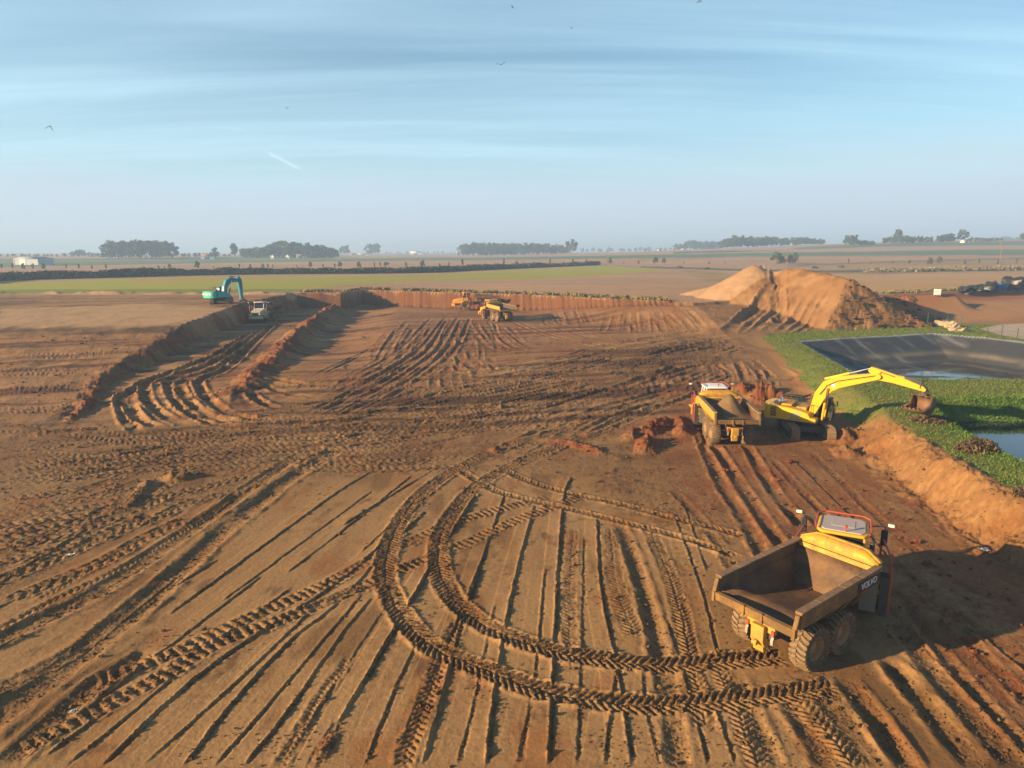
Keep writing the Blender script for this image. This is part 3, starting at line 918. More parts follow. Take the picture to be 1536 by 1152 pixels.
# scrub verge (ditch) between stubble and the field beyond
paint([(920, 398), (1010, 400), (1130, 402), (1240, 404), (1340, 402), (1536, 401), (1800, 400), (1800, 408), (1536, 407), (1340, 411), (1200, 411), (1080, 408), (990, 404), (920, 401)], STRAW, 2, .35, .1, seed=217)
paint([(960, 399.5), (1100, 403), (1240, 406), (1340, 404), (1536, 403), (1536, 405.5), (1340, 408.5), (1240, 409), (1100, 406), (960, 401)], SCRUB, 1.2, .5, .12, seed=218)
# stubble nearer the heap on the right is yellower
paint([(1100, 410), (1340, 412), (1536, 408), (1900, 405), (1900, 428), (1536, 430), (1320, 441), (1200, 440)], STUBBLE_Y, 4, .18, .04, seed=219)
# yellow-green crop wedge
paint([(-900, 446), (0, 437.5), (300, 437), (420, 436.5), (470, 434), (505, 428), (640, 421), (800, 418.5), (900, 413), (1002, 404.5), (960, 402), (898, 399), (800, 404), (690, 409), (620, 412), (400, 415), (270, 416), (160, 419), (0, 425), (-900, 440)], CROP, 1.6, .16, .012, seed=220)
paint([(-900, 449), (0, 439.5), (300, 438), (420, 438), (480, 436), (470, 433.5), (300, 434), (0, 434), (-900, 440)], CROP_GREEN, 1.6, .25, .05, seed=221, s=.75)
# track of ochre through the crop
paint([(200, 425), (500, 418), (700, 414), (900, 405), (700, 411), (500, 415.5), (200, 419)], CROP_OCHRE, 3, .2, .03, seed=222, s=.8)
# tussocky strip along the top of the cut
strip = np.exp(-((Y - yb_ - 3.2) / 1.3) ** 2) * ss(-47, -30, X) * NATm
strip = strip * ss(31, 28, X)
strip = np.maximum(strip, np.exp(-((Y - yb_ - 3.0) / 1.8) ** 2) * ss(64, 72, X) * NATm) * (1 - HEAP)
dash = np.clip(.6 + 2.2 * fbm(X * .9, Y * .6, 3, 230), 0, 1)
ALB = lerp3(ALB, SCRUB, (strip * dash).astype(np.float32))
verge = np.exp(-((Y - yb_ - .9) / .8) ** 2) * ss(-47, -44, X) * NATm * ss(60, 50, X)
ALB = lerp3(ALB, SOIL_PALE, verge.astype(np.float32) * .6)
# red-orange cleared earth on the right
paint([(1330, 447), (1440, 438.5), (1536, 433), (1900, 428), (1900, 490), (1536, 478), (1440, 487), (1400, 484), (1378, 487), (1350, 470)], SOIL_ORANGE, 2.0, .22, .15, seed=240, only_nat=False)
paint([(1400, 457), (1460, 452), (1536, 449), (1800, 448), (1800, 480), (1536, 478), (1440, 484)], SOIL_PALE, 3.0, .2, .2, seed=241, only_nat=False, s=.65)
paint([(1330, 446.5), (1440, 439), (1560, 432), (1560, 441), (1440, 445), (1340, 452)], SOIL_RED, 1.5, .2, .15, seed=242, only_nat=False, s=.5)
# grass, liner, pad
gn = fbm(X * .35, Y * .35, 4, 250); gn2 = fbm(X * 2.2, Y * 2.2, 3, 251)
gc = np.empty_like(ALB); gc[:] = GRASS_C
gc = lerp3(gc, GRASS_DRY, np.clip(.15 + 1.9 * gn + 1.0 * gn2 + .35 * ss(4.2, 1.5, X - xf_ - 1.0), 0, 1))
gc = lerp3(gc, GRASS_LUSH, ss(-4.5, -1.5, DPOND))
ALB = ALB + (gc - ALB) * np.clip(GRASS * (.85 + .9 * gn2), 0, 1)[..., None]
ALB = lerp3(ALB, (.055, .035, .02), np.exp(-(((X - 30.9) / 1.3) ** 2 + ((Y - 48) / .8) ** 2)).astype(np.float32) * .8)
ALB = lerp3(ALB, MUD, ss(-.6, .4, DPOND))
lin = np.empty_like(ALB); lin[:] = LINER_C
zb = Z
lin = lerp3(lin, SEDIMENT, np.clip(np.exp(-((zb + .10) / .28) ** 2) * (.65 + 1.6 * fbm(X * .4, Y * .4, 3, 260)) + .35 * ss(.15, .4, fbm(X * .3, Y * 1.0, 3, 261)), 0, 1))
lin = lerp3(lin, (.055, .05, .045), ss(-.25, -.4, zb))
lin = lerp3(lin, (.21, .20, .19), np.clip(ss(.02, .3, fbm(X * .9 + Y * .3, Y * .22 - X * .1, 4, 263)) * .55, 0, 1))
ALB = ALB + (lin - ALB) * LINER[..., None]
rimm = np.zeros((NR, NC), np.float32); rimm[blg] = np.exp(-(db / .16) ** 2)
ALB = lerp3(ALB, (.42, .46, .52), rimm * .75)
ALB = lerp3(ALB, PAD_C, PADM * np.clip(.9 + .5 * fbm(X * .4, Y * .4, 3, 262), 0, 1).astype(np.float32))
ALB = np.clip(ALB, .004, .9)

# ------------------------------------------------------------------ the ground as one sheet
me = bpy.data.meshes.new('ground')
nv = NR * NC
me.vertices.add(nv)
me.vertices.foreach_set('co', np.stack([X, Y, Z], -1).astype(np.float32).ravel())
idx = np.arange(nv, dtype=np.int32).reshape(NR, NC)
quads = np.stack([idx[:-1, :-1], idx[:-1, 1:], idx[1:, 1:], idx[1:, :-1]], -1).reshape(-1, 4)
nq = len(quads)
me.loops.add(nq * 4)
me.loops.foreach_set('vertex_index', quads.ravel())
me.polygons.add(nq)
me.polygons.foreach_set('loop_start', np.arange(0, nq * 4, 4, dtype=np.int32))
me.polygons.foreach_set('use_smooth', np.ones(nq, bool))
me.update(calc_edges=True)
at = me.attributes.new('albedo', 'FLOAT_COLOR', 'POINT')
at.data.foreach_set('color', np.concatenate([ALB, np.ones((NR, NC, 1), np.float32)], -1).astype(np.float32).ravel())
wetv = np.clip(LINER * .75, 0, 1)
at = me.attributes.new('gloss', 'FLOAT', 'POINT')
at.data.foreach_set('value', wetv.astype(np.float32).ravel())
ground = bpy.data.objects.new('ground', me)
col.objects.link(ground)
ground['kind'] = 'structure'


def new_mat(name):
    m = bpy.data.materials.new(name)
    m.use_nodes = True
    t = m.node_tree
    b = t.nodes['Principled BSDF']
    return m, t, b


def ground_material():
    m, t, b = new_mat('earth_and_fields')
    a = t.nodes.new('ShaderNodeAttribute'); a.attribute_name = 'albedo'
    g = t.nodes.new('ShaderNodeAttribute'); g.attribute_name = 'gloss'
    geo = t.nodes.new('ShaderNodeNewGeometry')
    n1 = N(t, 'ShaderNodeTexNoise', i_Scale=5.5, i_Detail=6.0, i_Roughness=.7)
    n2 = N(t, 'ShaderNodeTexNoise', i_Scale=28.0, i_Detail=3.0, i_Roughness=.6)
    for n in (n1, n2):
        t.links.new(geo.outputs['Position'], n.inputs['Vector'])
    r1 = math_node(t, 'MULTIPLY_ADD', n1.outputs['Fac'], .85)
    r1.node.inputs[2].default_value = .58
    r2 = math_node(t, 'MULTIPLY_ADD', n2.outputs['Fac'], .5)
    r2.node.inputs[2].default_value = .75
    v = math_node(t, 'MULTIPLY', r1, r2)
    cc = t.nodes.new('ShaderNodeCombineXYZ')
    for i in range(3):
        t.links.new(v, cc.inputs[i])
    c = mix_rgb(t, 1.0, a.outputs['Color'], cc.outputs[0], 'MULTIPLY')
    t.links.new(c, b.inputs['Base Color'])
    rg = math_node(t, 'MULTIPLY_ADD', g.outputs['Fac'], -.45)
    rg.node.inputs[2].default_value = .95
    t.links.new(rg, b.inputs['Roughness'])
    b.inputs['Specular IOR Level'].default_value = .2
    bp = t.nodes.new('ShaderNodeBump')
    bp.inputs['Strength'].default_value = .5
    bp.inputs['Distance'].default_value = .05
    h = math_node(t, 'ADD', math_node(t, 'MULTIPLY', n1.outputs['Fac'], .7), math_node(t, 'MULTIPLY', n2.outputs['Fac'], .35))
    t.links.new(h, bp.inputs['Height'])
    t.links.new(bp.outputs[0], b.inputs['Normal'])
    return m


me.materials.append(ground_material())
print('ground', time.time() - _t0)
_ground_z = Z
def ground_z(x, y):
    """height of the finished ground sheet"""
    i = min(max(int(np.searchsorted(y_rows, y)), 1), NR - 1)
    j = min(max(int(np.searchsorted(s_cols, x / (y + APEX))), 1), NC - 1)
    if abs(y_rows[i - 1] - y) < abs(y_rows[i] - y):
        i -= 1
    return float(_ground_z[i, j])
# ------------------------------------------------------------------ materials for made things
def paint_mat(name, c, rough=.45, dust=.35, dustc=(.24, .15, .08), metal=0.0, scale=2.2, spec=.4, bump=0.0):
    m, t, b = new_mat(name)
    tc = t.nodes.new('ShaderNodeTexCoord')
    n1 = N(t, 'ShaderNodeTexNoise', i_Scale=scale, i_Detail=7.0, i_Roughness=.68)
    n2 = N(t, 'ShaderNodeTexNoise', i_Scale=scale * 9, i_Detail=4.0, i_Roughness=.6)
    t.links.new(tc.outputs['Object'], n1.inputs['Vector'])
    t.links.new(tc.outputs['Object'], n2.inputs['Vector'])
    f = smooth_node(t, n1.outputs['Fac'], .60 - dust * .55, .92 - dust * .35)
    f2 = math_node(t, 'MULTIPLY', smooth_node(t, n2.outputs['Fac'], .35, .75), dust * .6)
    f = math_node(t, 'ADD', math_node(t, 'MULTIPLY', f, min(1, dust * 1.6)), f2, True)
    cl = mix_rgb(t, f, c, dustc)
    v = smooth_node(t, n2.outputs['Fac'], .2, .8)
    cl2 = mix_rgb(t, math_node(t, 'MULTIPLY', v, .25), cl, tuple(x * .6 for x in c))
    t.links.new(cl2, b.inputs['Base Color'])
    r = math_node(t, 'MULTIPLY_ADD', f, .9 - rough)
    r.node.inputs[2].default_value = rough
    t.links.new(r, b.inputs['Roughness'])
    b.inputs['Metallic'].default_value = metal
    b.inputs['Specular IOR Level'].default_value = spec
    if bump:
        bp = t.nodes.new('ShaderNodeBump')
        bp.inputs['Strength'].default_value = .6
        bp.inputs['Distance'].default_value = bump
        t.links.new(n2.outputs['Fac'], bp.inputs['Height'])
        t.links.new(bp.outputs[0], b.inputs['Normal'])
    return m


M = {
    'yellow': paint_mat('yellow_paint', (0.634, 0.311, 0.0100), .42, .22),
    'yellow_worn': paint_mat('worn_yellow_headboard', (0.634, 0.319, 0.0100), .5, .55, (.26, .14, .05), 0, 2.6),
    'yellow_dirty': paint_mat('dusty_yellow_paint', (0.581, 0.286, 0.0120), .55, .45),
    'orange_yellow': paint_mat('excavator_yellow_paint', (0.704, 0.370, 0.0060), .40, .10),
    'tub': paint_mat('scoured_tub_steel', (.060, .031, .016), .6, .46, (.27, .135, .050), .1, .9),
    'tub_out': paint_mat('muddy_tub_side', (.30, .15, .018), .6, .72, (.12, .066, .030), 0, 1.1),
    'tub_dark': paint_mat('dark_tub_side', (.06, .045, .035), .6, .4, (.13, .08, .045)),
    'black': paint_mat('black_plastic', (.018, .018, .018), .5, .18, (.10, .07, .045)),
    'dark': paint_mat('dark_steel', (.045, .04, .036), .55, .35, (.14, .09, .05)),
    'rubber': paint_mat('dusty_tyre_rubber', (.060, .046, .036), .85, .50, (.20, .13, .070), 0, 5.0, .2),
    'lug': paint_mat('mud_caked_tread', (.10, .068, .042), .9, .70, (.25, .155, .075), 0, 5.0, .15),
    'rim': paint_mat('muddy_wheel_rim', (.36, .19, .055), .7, .60, (.24, .14, .07), 0, 3.0),
    'earth_hose': paint_mat('hydraulic_hose', (.03, .028, .026), .5, .15),
    'glass': paint_mat('tinted_cab_glass', (.015, .018, .020), .08, .10, (.12, .09, .06), 0, 1.5, .6),
    'roof': paint_mat('dusty_grey_roof', (.40, .33, .30), .6, .3, (.34, .24, .17)),
    'white': paint_mat('white_paint', (.70, .68, .64), .45, .20, (.45, .34, .22)),
    'worn_edge': paint_mat('scuffed_rail_edge', (.27, .165, .085), .5, .55, (.13, .07, .03), .2, 1.8),
    'muddy_white': paint_mat('muddy_reflector', (.36, .28, .20), .5, .45, (.20, .12, .06)),
    'cream': paint_mat('dusty_cream_paint', (.46, .40, .27), .5, .40, (.26, .18, .10)),
    'red': paint_mat('red_rail_paint', (.42, .05, .025), .5, .30, (.26, .13, .07)),
    'chrome': paint_mat('hydraulic_rod', (.75, .75, .75), .18, .05, (.4, .3, .2), 1.0),
    'flap': paint_mat('grey_rubber_flap', (.17, .14, .11), .8, .45, (.23, .155, .09)),
    'lens': paint_mat('pale_lamp_lens', (.75, .68, .55), .2, .05),
    'steel': paint_mat('worn_bucket_steel', (.15, .085, .045), .55, .5, (.22, .11, .05), .3),
    'track': paint_mat('clay_caked_track', (.16, .105, .065), .8, .65, (.29, .17, .09), .1, 4.0),
    'teal': paint_mat('teal_paint', (.010, .36, .31), .42, .12, (.2, .17, .12)),
    'teal_shaded': paint_mat('shaded_teal_paint', (.012, .22, .30), .42, .15, (.16, .15, .12)),  # teal with the boom's shaded side put into the colour
    'load': paint_mat('loaded_earth', (.19, .115, .055), .95, .4, (.10, .06, .03), 0, 1.2, .1, .06),
    'letter': paint_mat('pale_lettering', (.62, .58, .50), .5, .12),
    'letter_dark': paint_mat('dark_lettering', (.03, .045, .05), .5, .12),
    'letter_grey': paint_mat('grey_badge', (.17, .22, .24), .5, .10),
    'wood': paint_mat('weathered_pole_wood', (.16, .12, .08), .85, .3),
    'green_post': paint_mat('green_post', (.02, .09, .06), .5, .1),
    'stone': paint_mat('pale_rock', (.42, .32, .20), .9, .4, (.28, .19, .10), 0, 2.0, .2, .05),
    'plastic_black': paint_mat('black_wrap', (.016, .016, .018), .38, .20, (.08, .06, .045), 0, 1.5),
    'plastic_blue': paint_mat('blue_tarpaulin', (.04, .13, .28), .5, .2),
    'wall': paint_mat('white_render', (.78, .74, .66), .8, .08, (.5, .44, .36), 0, .4),
    'wall_grey': paint_mat('grey_cladding', (.33, .36, .38), .6, .1, (.3, .3, .3), 0, .3),
    'tile': paint_mat('brown_roof_tile', (.24, .13, .09), .85, .2, (.14, .10, .08), 0, .5),
    'bird': paint_mat('dark_feathers', (.03, .028, .03), .7, .1),
    'bird_pale': paint_mat('pale_feathers', (.55, .53, .50), .7, .1),
    'bark': paint_mat('bark', (.10, .075, .05), .9, .2),
}


# ------------------------------------------------------------------ mesh builder
class MB:
    def __init__(self):
        self.v, self.f = [], []

    def add(self, vs_, fs, mt=None):
        o = len(self.v)
        for p in vs_:
            p = Vector(p)
            self.v.append(tuple(mt @ p if mt is not None else p))
        self.f += [tuple(i + o for i in f) for f in fs]
        return self

    def box(self, x0, x1, y0, y1, z0, z1, mt=None):
        vs_ = [(x0, y0, z0), (x1, y0, z0), (x1, y1, z0), (x0, y1, z0), (x0, y0, z1), (x1, y0, z1), (x1, y1, z1), (x0, y1, z1)]
        return self.hexa(vs_, mt)

    def hexa(self, p, mt=None):
        return self.add(p, [(3, 2, 1, 0), (4, 5, 6, 7), (0, 1, 5, 4), (1, 2, 6, 5), (2, 3, 7, 6), (3, 0, 4, 7)], mt)

    def prism(self, poly, x0, x1, mt=None):
        """polygon in (y, z) pushed along x"""
        n = len(poly)
        vs_ = [(x0, y, z) for y, z in poly] + [(x1, y, z) for y, z in poly]
        fs = [tuple(range(n))[::-1], tuple(range(n, 2 * n))]
        fs += [(i, (i + 1) % n, n + (i + 1) % n, n + i) for i in range(n)]
        return self.add(vs_, fs, mt)

    def prism_z(self, poly, z0, z1, mt=None):
        n = len(poly)
        vs_ = [(x, y, z0) for x, y in poly] + [(x, y, z1) for x, y in poly]
        fs = [tuple(range(n))[::-1], tuple(range(n, 2 * n))]
        fs += [(i, (i + 1) % n, n + (i + 1) % n, n + i) for i in range(n)]
        return self.add(vs_, fs, mt)

    def tube(self, pts, r, n=8, r1=None):
        pts = [Vector(p) for p in pts]
        k = len(pts)
        vs_, fs = [], []
        up = None
        for i, p in enumerate(pts):
            t = (pts[min(i + 1, k - 1)] - pts[max(i - 1, 0)]).normalized()
            if up is None:
                up = Vector((0, 0, 1)) if abs(t.z) < .9 else Vector((1, 0, 0))
            a = t.cross(up).normalized()
            b = a.cross(t).normalized()
            up = b
            rr = r if r1 is None else r + (r1 - r) * i / (k - 1)
            for j in range(n):
                an = 2 * math.pi * j / n
                vs_.append(p + a * rr * math.cos(an) + b * rr * math.sin(an))
        for i in range(k - 1):
            for j in range(n):
                fs.append((i * n + j, i * n + (j + 1) % n, (i + 1) * n + (j + 1) % n, (i + 1) * n + j))
        fs.append(tuple(range(n))[::-1])
        fs.append(tuple((k - 1) * n + j for j in range(n)))
        return self.add(vs_, fs)

    def lathe_x(self, prof, n=32, c=(0, 0, 0), closed=True):
        """profile of (x, r) turned about the x axis"""
        k = len(prof)
        vs_, fs = [], []
        for j in range(n):
            a = 2 * math.pi * j / n
            for x, r in prof:
                vs_.append((c[0] + x, c[1] + r * math.cos(a), c[2] + r * math.sin(a)))
        for j in range(n):
            for i in range(k if closed else k - 1):
                i2 = (i + 1) % k
                fs.append((j * k + i, j * k + i2, ((j + 1) % n) * k + i2, ((j + 1) % n) * k + i))
        return self.add(vs_, fs)

    def build(self, name, mat, parent=None, bevel=0.0, solid=0.0, sharp=35, loc=None):
        me_ = bpy.data.meshes.new(name)
        me_.from_pydata(self.v, [], self.f)
        me_.validate()
        me_.materials.append(mat)
        if len(me_.polygons):
            me_.polygons.foreach_set('use_smooth', [True] * len(me_.polygons))
            me_.set_sharp_from_angle(angle=R(sharp))
        o = bpy.data.objects.new(name, me_)
        col.objects.link(o)
        if parent is not None:
            o.parent = parent
        if loc is not None:
            o.location = loc
        if solid:
            s = o.modifiers.new('solid', 'SOLIDIFY')
            s.thickness = solid
            s.offset = 1
        if bevel:
            b = o.modifiers.new('bevel', 'BEVEL')
            b.width = bevel
            b.segments = 2
            b.limit_method = 'ANGLE'
            b.angle_limit = R(40)
        return o


def thing(name, label, cat, loc=(0, 0, 0), rz=0.0, group=None):
    o = bpy.data.objects.new(name, None)
    col.objects.link(o)
    o.empty_display_size = .5
    o.location = loc
    o.rotation_euler = (0, 0, rz)
    tag(o, label, cat, group)
    return o


def tag(o, label=None, cat=None, group=None, kind=None):
    if label:
        o['label'] = label
    if cat:
        o['category'] = cat
    if group:
        o['group'] = group
    if kind:
        o['kind'] = kind
    return o


def copy_tree(o, parent=None):
    c = o.copy()
    col.objects.link(c)
    if parent is not None:
        c.parent = parent
    for ch in [x for x in bpy.data.objects if x.parent == o]:
        copy_tree(ch, c)
    return c


def lettering(txt, size, name, mat, parent, mt, depth=.006):
    cu = bpy.data.curves.new('text', 'FONT')
    cu.body = txt
    cu.size = size
    cu.extrude = depth
    cu.align_x = 'CENTER'
    cu.align_y = 'CENTER'
    cu.offset = size * .018
    to = bpy.data.objects.new('text', cu)
    col.objects.link(to)
    bpy.context.view_layer.update()
    me_ = bpy.data.meshes.new_from_object(to.evaluated_get(bpy.context.evaluated_depsgraph_get()))
    bpy.data.objects.remove(to, do_unlink=True)
    bpy.data.curves.remove(cu)
    me_.materials.clear()
    me_.materials.append(mat)
    me_.transform(mt)
    o = bpy.data.objects.new(name, me_)
    col.objects.link(o)
    o.parent = parent
    return o


def basis(origin, ex, ey):
    """matrix whose x axis runs along the writing and y axis up the letters"""
    ex = Vector(ex).normalized()
    ez = ex.cross(Vector(ey)).normalized()
    ey = ez.cross(ex)
    m = Matrix((ex, ey, ez)).transposed().to_4x4()
    m.translation = Vector(origin)
    return m


# ------------------------------------------------------------------ wheels of a hauler
TYRE_R, TYRE_W = .88, .66
def wheel_meshes():
    t = MB()
    hw = TYRE_W / 2
    t.lathe_x([(-hw * .86, .47), (-hw, .60), (-hw * .98, .74), (-hw * .86, .81), (-hw * .4, .83), (hw * .4, .83), (hw * .86, .81), (hw * .98, .74), (hw, .60), (hw * .86, .47)], 40)
    tyre = t.build('tyre', M['rubber'], sharp=50)
    l = MB()
    n = 26
    for k in range(n):
        for sgn in (-1, 1):
            a0 = 2 * math.pi * (k + (.5 if sgn > 0 else 0)) / n
            pts = []
            for x, da in ((.012, -.045), (hw * .55, .03), (hw * 1.0, .085)):
                for r in ((.815, TYRE_R) if x < hw * .9 else (.735, .815)):
                    for wd in (-.066, .066):
                        a = a0 + da + wd
                        pts.append((sgn * x, r * math.cos(a), r * math.sin(a)))
            f = []
            for s in (0, 4):
                a, b, c, d = s, s + 1, s + 3, s + 2
                e, f_, g, h = s + 4, s + 5, s + 7, s + 6
                f += [(a, b, f_, e), (d, h, g, c), (a, e, h, d), (b, c, g, f_)]
            f += [(0, 2, 3, 1), (8, 9, 11, 10)]
            l.add(pts, f)
    lug = l.build('tread', M['lug'], sharp=30)
    r = MB()
    r.lathe_x([(.26, .48), (.285, .44), (.24, .40), (.10, .36), (.06, .24), (.12, .22), (.15, .12), (.15, .02), (-.1, .02), (-.26, .30), (-.26, .48)], 28)
    for k in range(10):
        a = 2 * math.pi * k / 10
        r.box(.06, .12, -.022, .022, -.022, .022, Matrix.Translation((0, .30 * math.cos(a), .30 * math.sin(a))))
    rim = r.build('rim', M['rim'], sharp=40)
    return tyre, lug, rim


_wt, _wl, _wr = wheel_meshes()
WHEEL_MESH = (_wt.data, _wl.data, _wr.data)
for _o in (_wt, _wl, _wr):
    bpy.data.objects.remove(_o, do_unlink=True)


def add_wheel(parent, x, y, z=TYRE_R):
    w = bpy.data.objects.new('wheel', WHEEL_MESH[0])
    w.name = 'wheel'
    col.objects.link(w)
    w.parent = parent
    w.location = (x, y, z)
    w.rotation_euler = (random.uniform(0, 6), 0, 0 if x > 0 else math.pi)
    for nm, me_ in (('tread', WHEEL_MESH[1]), ('rim', WHEEL_MESH[2])):
        o = bpy.data.objects.new(nm, me_)
        col.objects.link(o)
        o.parent = w
    return w


# ------------------------------------------------------------------ articulated dump truck
def tub_side(s, x_out=1.60):
    """stations of the tub: y, floor half width, floor z, knuckle z, top z"""
    return [(-1.75, 1.36, 2.24, 2.36, 2.86), (0.2, 1.10, 1.86, 2.42, 2.93), (2.75, 1.06, 1.66, 2.50, 3.02)]


def make_hauler(label, loc, heading, paint='yellow', tub='tub', side='tub_out', word=None, loaded=False, hood=None, side_paint=None, roof='roof', group=None, cat='dump truck', artic=0.0):
    hood = hood or paint
    t = thing('articulated_dump_truck', label, cat, loc, -heading, group)
    t.scale = (.94,) * 3
    P_ = M[paint]
    XO = 1.60
    st = tub_side(1)
    # tub: inner skin, thickened outwards
    b = MB()
    vs_ = []
    for (y, wf, zf, zk, zt) in st:
        vs_ += [(-XO, y, zt), (-XO, y, zk), (-wf, y, zf), (wf, y, zf), (XO, y, zk), (XO, y, zt)]
    fs = []
    for i in range(2):
        for j in range(5):
            fs.append((i * 6 + j, (i + 1) * 6 + j, (i + 1) * 6 + j + 1, i * 6 + j + 1))
    o = len(vs_)
    vs_ += [(-XO, 3.85, 3.06), (-XO, 3.55, 2.54), (XO, 3.55, 2.54), (XO, 3.85, 3.06)]
    i = 12
    fs += [(i, o, o + 1, i + 1), (i + 1, o + 1, i + 2), (i + 2, o + 1, o + 2, i + 3), (i + 3, o + 2, i + 4), (i + 4, o + 2, o + 3, i + 5), (o + 1, o, o + 3, o + 2)]
    b.add(vs_, fs)
    body = b.build('dump_body', M[tub], t, solid=.07, sharp=30)
    body.scale = (1, .93, 1)
    # outer side sheets with rails and ribs
    for s in (-1, 1):
        r = MB()
        x0, x1 = sorted((s * (XO + .085), s * (XO + .15)))
        r.hexa([(x0, -1.78, 2.30), (x1, -1.78, 2.30), (x1, 3.86, 2.50), (x0, 3.86, 2.50), (x0, -1.70, 2.84), (x1, -1.70, 2.84), (x1, 3.92, 3.04), (x0, 3.92, 3.04)])
        x0, x1 = sorted((s * (XO - .07), s * (XO + .17)))
        r.hexa([(x0, -1.80, 2.845), (x1, -1.80, 2.845), (x1, 3.95, 3.045), (x0, 3.95, 3.045), (x0, -1.78, 2.93), (x1, -1.78, 2.93), (x1, 3.95, 3.13), (x0, 3.95, 3.13)])
        for y, zlo in ((-1.2, 2.1), (-.2, 1.9), (.9, 1.78), (1.9, 1.72), (2.9, 1.68)):
            zk = np.interp(y, [-1.75, .2, 2.75], [2.36, 2.42, 2.50])
            wf = np.interp(y, [-1.75, .2, 2.75], [1.36, 1.10, 1.06])
            a0, a1 = s * (wf + .07), s * (XO + .08)
            r.hexa([(a0, y, zlo - .06), (a0, y + .16, zlo - .06), (a0 + s * .10, y + .16, zlo - .1), (a0 + s * .10, y, zlo - .1),
                    (a1 - s * .06, y, zk - .02), (a1 - s * .06, y + .16, zk - .02), (a1 + s * .055, y + .16, zk - .06), (a1 + s * .055, y, zk - .06)])
        ee = MB()
        x0, x1 = sorted((s * (XO - .085), s * (XO + .185)))
        for y0, y1 in ((-1.78, -.6), (-.55, 1.1), (1.15, 2.4), (2.45, 3.9)):
            za, zb_ = np.interp([y0, y1], [-1.78, 3.95], [2.935, 3.135])
            ee.hexa([(x0, y0, za - .05), (x1, y0, za - .05), (x1, y1, zb_ - .05), (x0, y1, zb_ - .05), (x0, y0, za + .012), (x1, y0, za + .012), (x1, y1, zb_ + .012), (x0, y1, zb_ + .012)])
        ee.build('wear_strip', M['worn_edge'], body, bevel=.01)
        sd = r.build('side_rail', M[side_paint or side], body, bevel=.012)
        if word and s == 1:
            p = MB()
            p.hexa([(1.752, 2.15, 2.50), (1.768, 2.15, 2.50), (1.768, 3.80, 2.56), (1.752, 3.80, 2.56), (1.752, 2.15, 2.90), (1.768, 2.15, 2.90), (1.768, 3.85, 2.96), (1.752, 3.85, 2.96)])
            p.build('name_plate', M['black'], body)
            lettering(word, .36, 'lettering', M['letter'], body, basis((1.772, 2.98, 2.735), (0, 1, .035), (0, 0, 1)))
    # tail beam
    r = MB()
    r.hexa([(-1.70, -1.98, 2.02), (1.70, -1.98, 2.02), (1.70, -1.83, 2.0), (-1.70, -1.83, 2.0), (-1.70, -2.02, 2.34), (1.70, -2.02, 2.34), (1.70, -1.83, 2.36), (-1.70, -1.83, 2.36)])
    for x in (-1.72, -.42, .34, 1.60):
        r.box(x, x + .12, -2.06, -1.985, 1.98, 2.38)
    for s in (-1, 1):
        x0, x1 = sorted((s * 1.58, s * 1.74))
        r.hexa([(x0, -2.02, 2.37), (x1, -2.02, 2.37), (x1, -1.79, 2.37), (x0, -1.79, 2.37), (x0, -1.86, 2.84), (x1, -1.86, 2.84), (x1, -1.79, 2.84), (x0, -1.79, 2.84)])
    r.build('tail_beam', M['tub_out' if tub == 'tub' else side], body, bevel=.015)
    # spill guard: raised curved headboard
    g = MB()
    n = 12
    top, bot = [], []
    for k in range(n + 1):
        x = -1.62 + 3.24 * k / n
        q = abs(x) / 1.62
        h = 3.48 - .30 * max(0, (q - .62) / .38)
        top.append((x, 4.14 - .16 * max(0, (q - .62) / .38), h))
        bot.append((x, 3.87, 3.05))
    vs_ = bot + top
    g.add(vs_, [(k, k + 1, n + 1 + k + 1, n + 1 + k) for k in range(n)])
    vs2 = top + [(x * 1.02, y + .24, z - .01) for x, y, z in top]
    g.add(vs2, [(k, k + 1, n + 1 + k + 1, n + 1 + k) for k in range(n)])
    g.build('spill_guard', M['yellow_worn'] if paint == 'yellow' else M[side], body, solid=.05, sharp=25)
    fb = MB()
    fb.hexa([(-1.55, 3.70, 2.90), (1.55, 3.70, 2.90), (1.55, 3.74, 2.90), (-1.55, 3.74, 2.90), (-1.58, 3.79, 3.045), (1.58, 3.79, 3.045), (1.58, 3.83, 3.045), (-1.58, 3.83, 3.045)])
    fb.build('headboard_band', M['yellow_worn'] if paint == 'yellow' else M[side], body)
    if loaded:
        q = MB()
        nx, ny = 26, 34
        vs_ = []
        for j in range(ny + 1):
            y = -1.55 + 4.9 * j / ny
            for i_ in range(nx + 1):
                u = -1 + 2 * i_ / nx
                x = u * 1.53
                crest = np.exp(-((x - .25) / .85) ** 2 - ((y - 1.5) / 1.35) ** 2)
                z = 2.40 + 1.30 * crest - .10 * abs(u) + .16 * float(fbm(np.array([x * 1.5]), np.array([y * 1.5]), 4, 400)[0]) + .12 * (y > 2.5) * (y - 2.5)
                vs_.append((x, y, z))
        W = nx + 1
        q.add(vs_, [(j * W + i_, j * W + i_ + 1, (j + 1) * W + i_ + 1, (j + 1) * W + i_) for j in range(ny) for i_ in range(nx)])
        lo = q.build('earth_load', M['load'], None, sharp=80)
        lo.location = loc
        lo.rotation_euler = (0, 0, -heading)
        lo.scale = (.94, .88, .94)
        tag(lo, 'heap of brown earth filling the tub of the loaded dump truck', 'earth load')
    # rear frame, suspension beams and hitch
    f = MB()
    f.box(-.46, -.24, -1.2, 4.1, 1.12, 1.50)
    f.box(.24, .46, -1.2, 4.1, 1.12, 1.50)
    for y in (0, 1.78):
        f.box(-.95, .95, y - .16, y + .16, .70, 1.02)
    for s in (-1, 1):
        x0, x1 = sorted((s * .56, s * .74))
        f.prism([(-.15, .82), (.1, .95), (.9, 1.15), (1.7, .95), (1.95, .82), (1.9, 1.05), (.9, 1.35), (-.1, 1.05)], x0, x1)
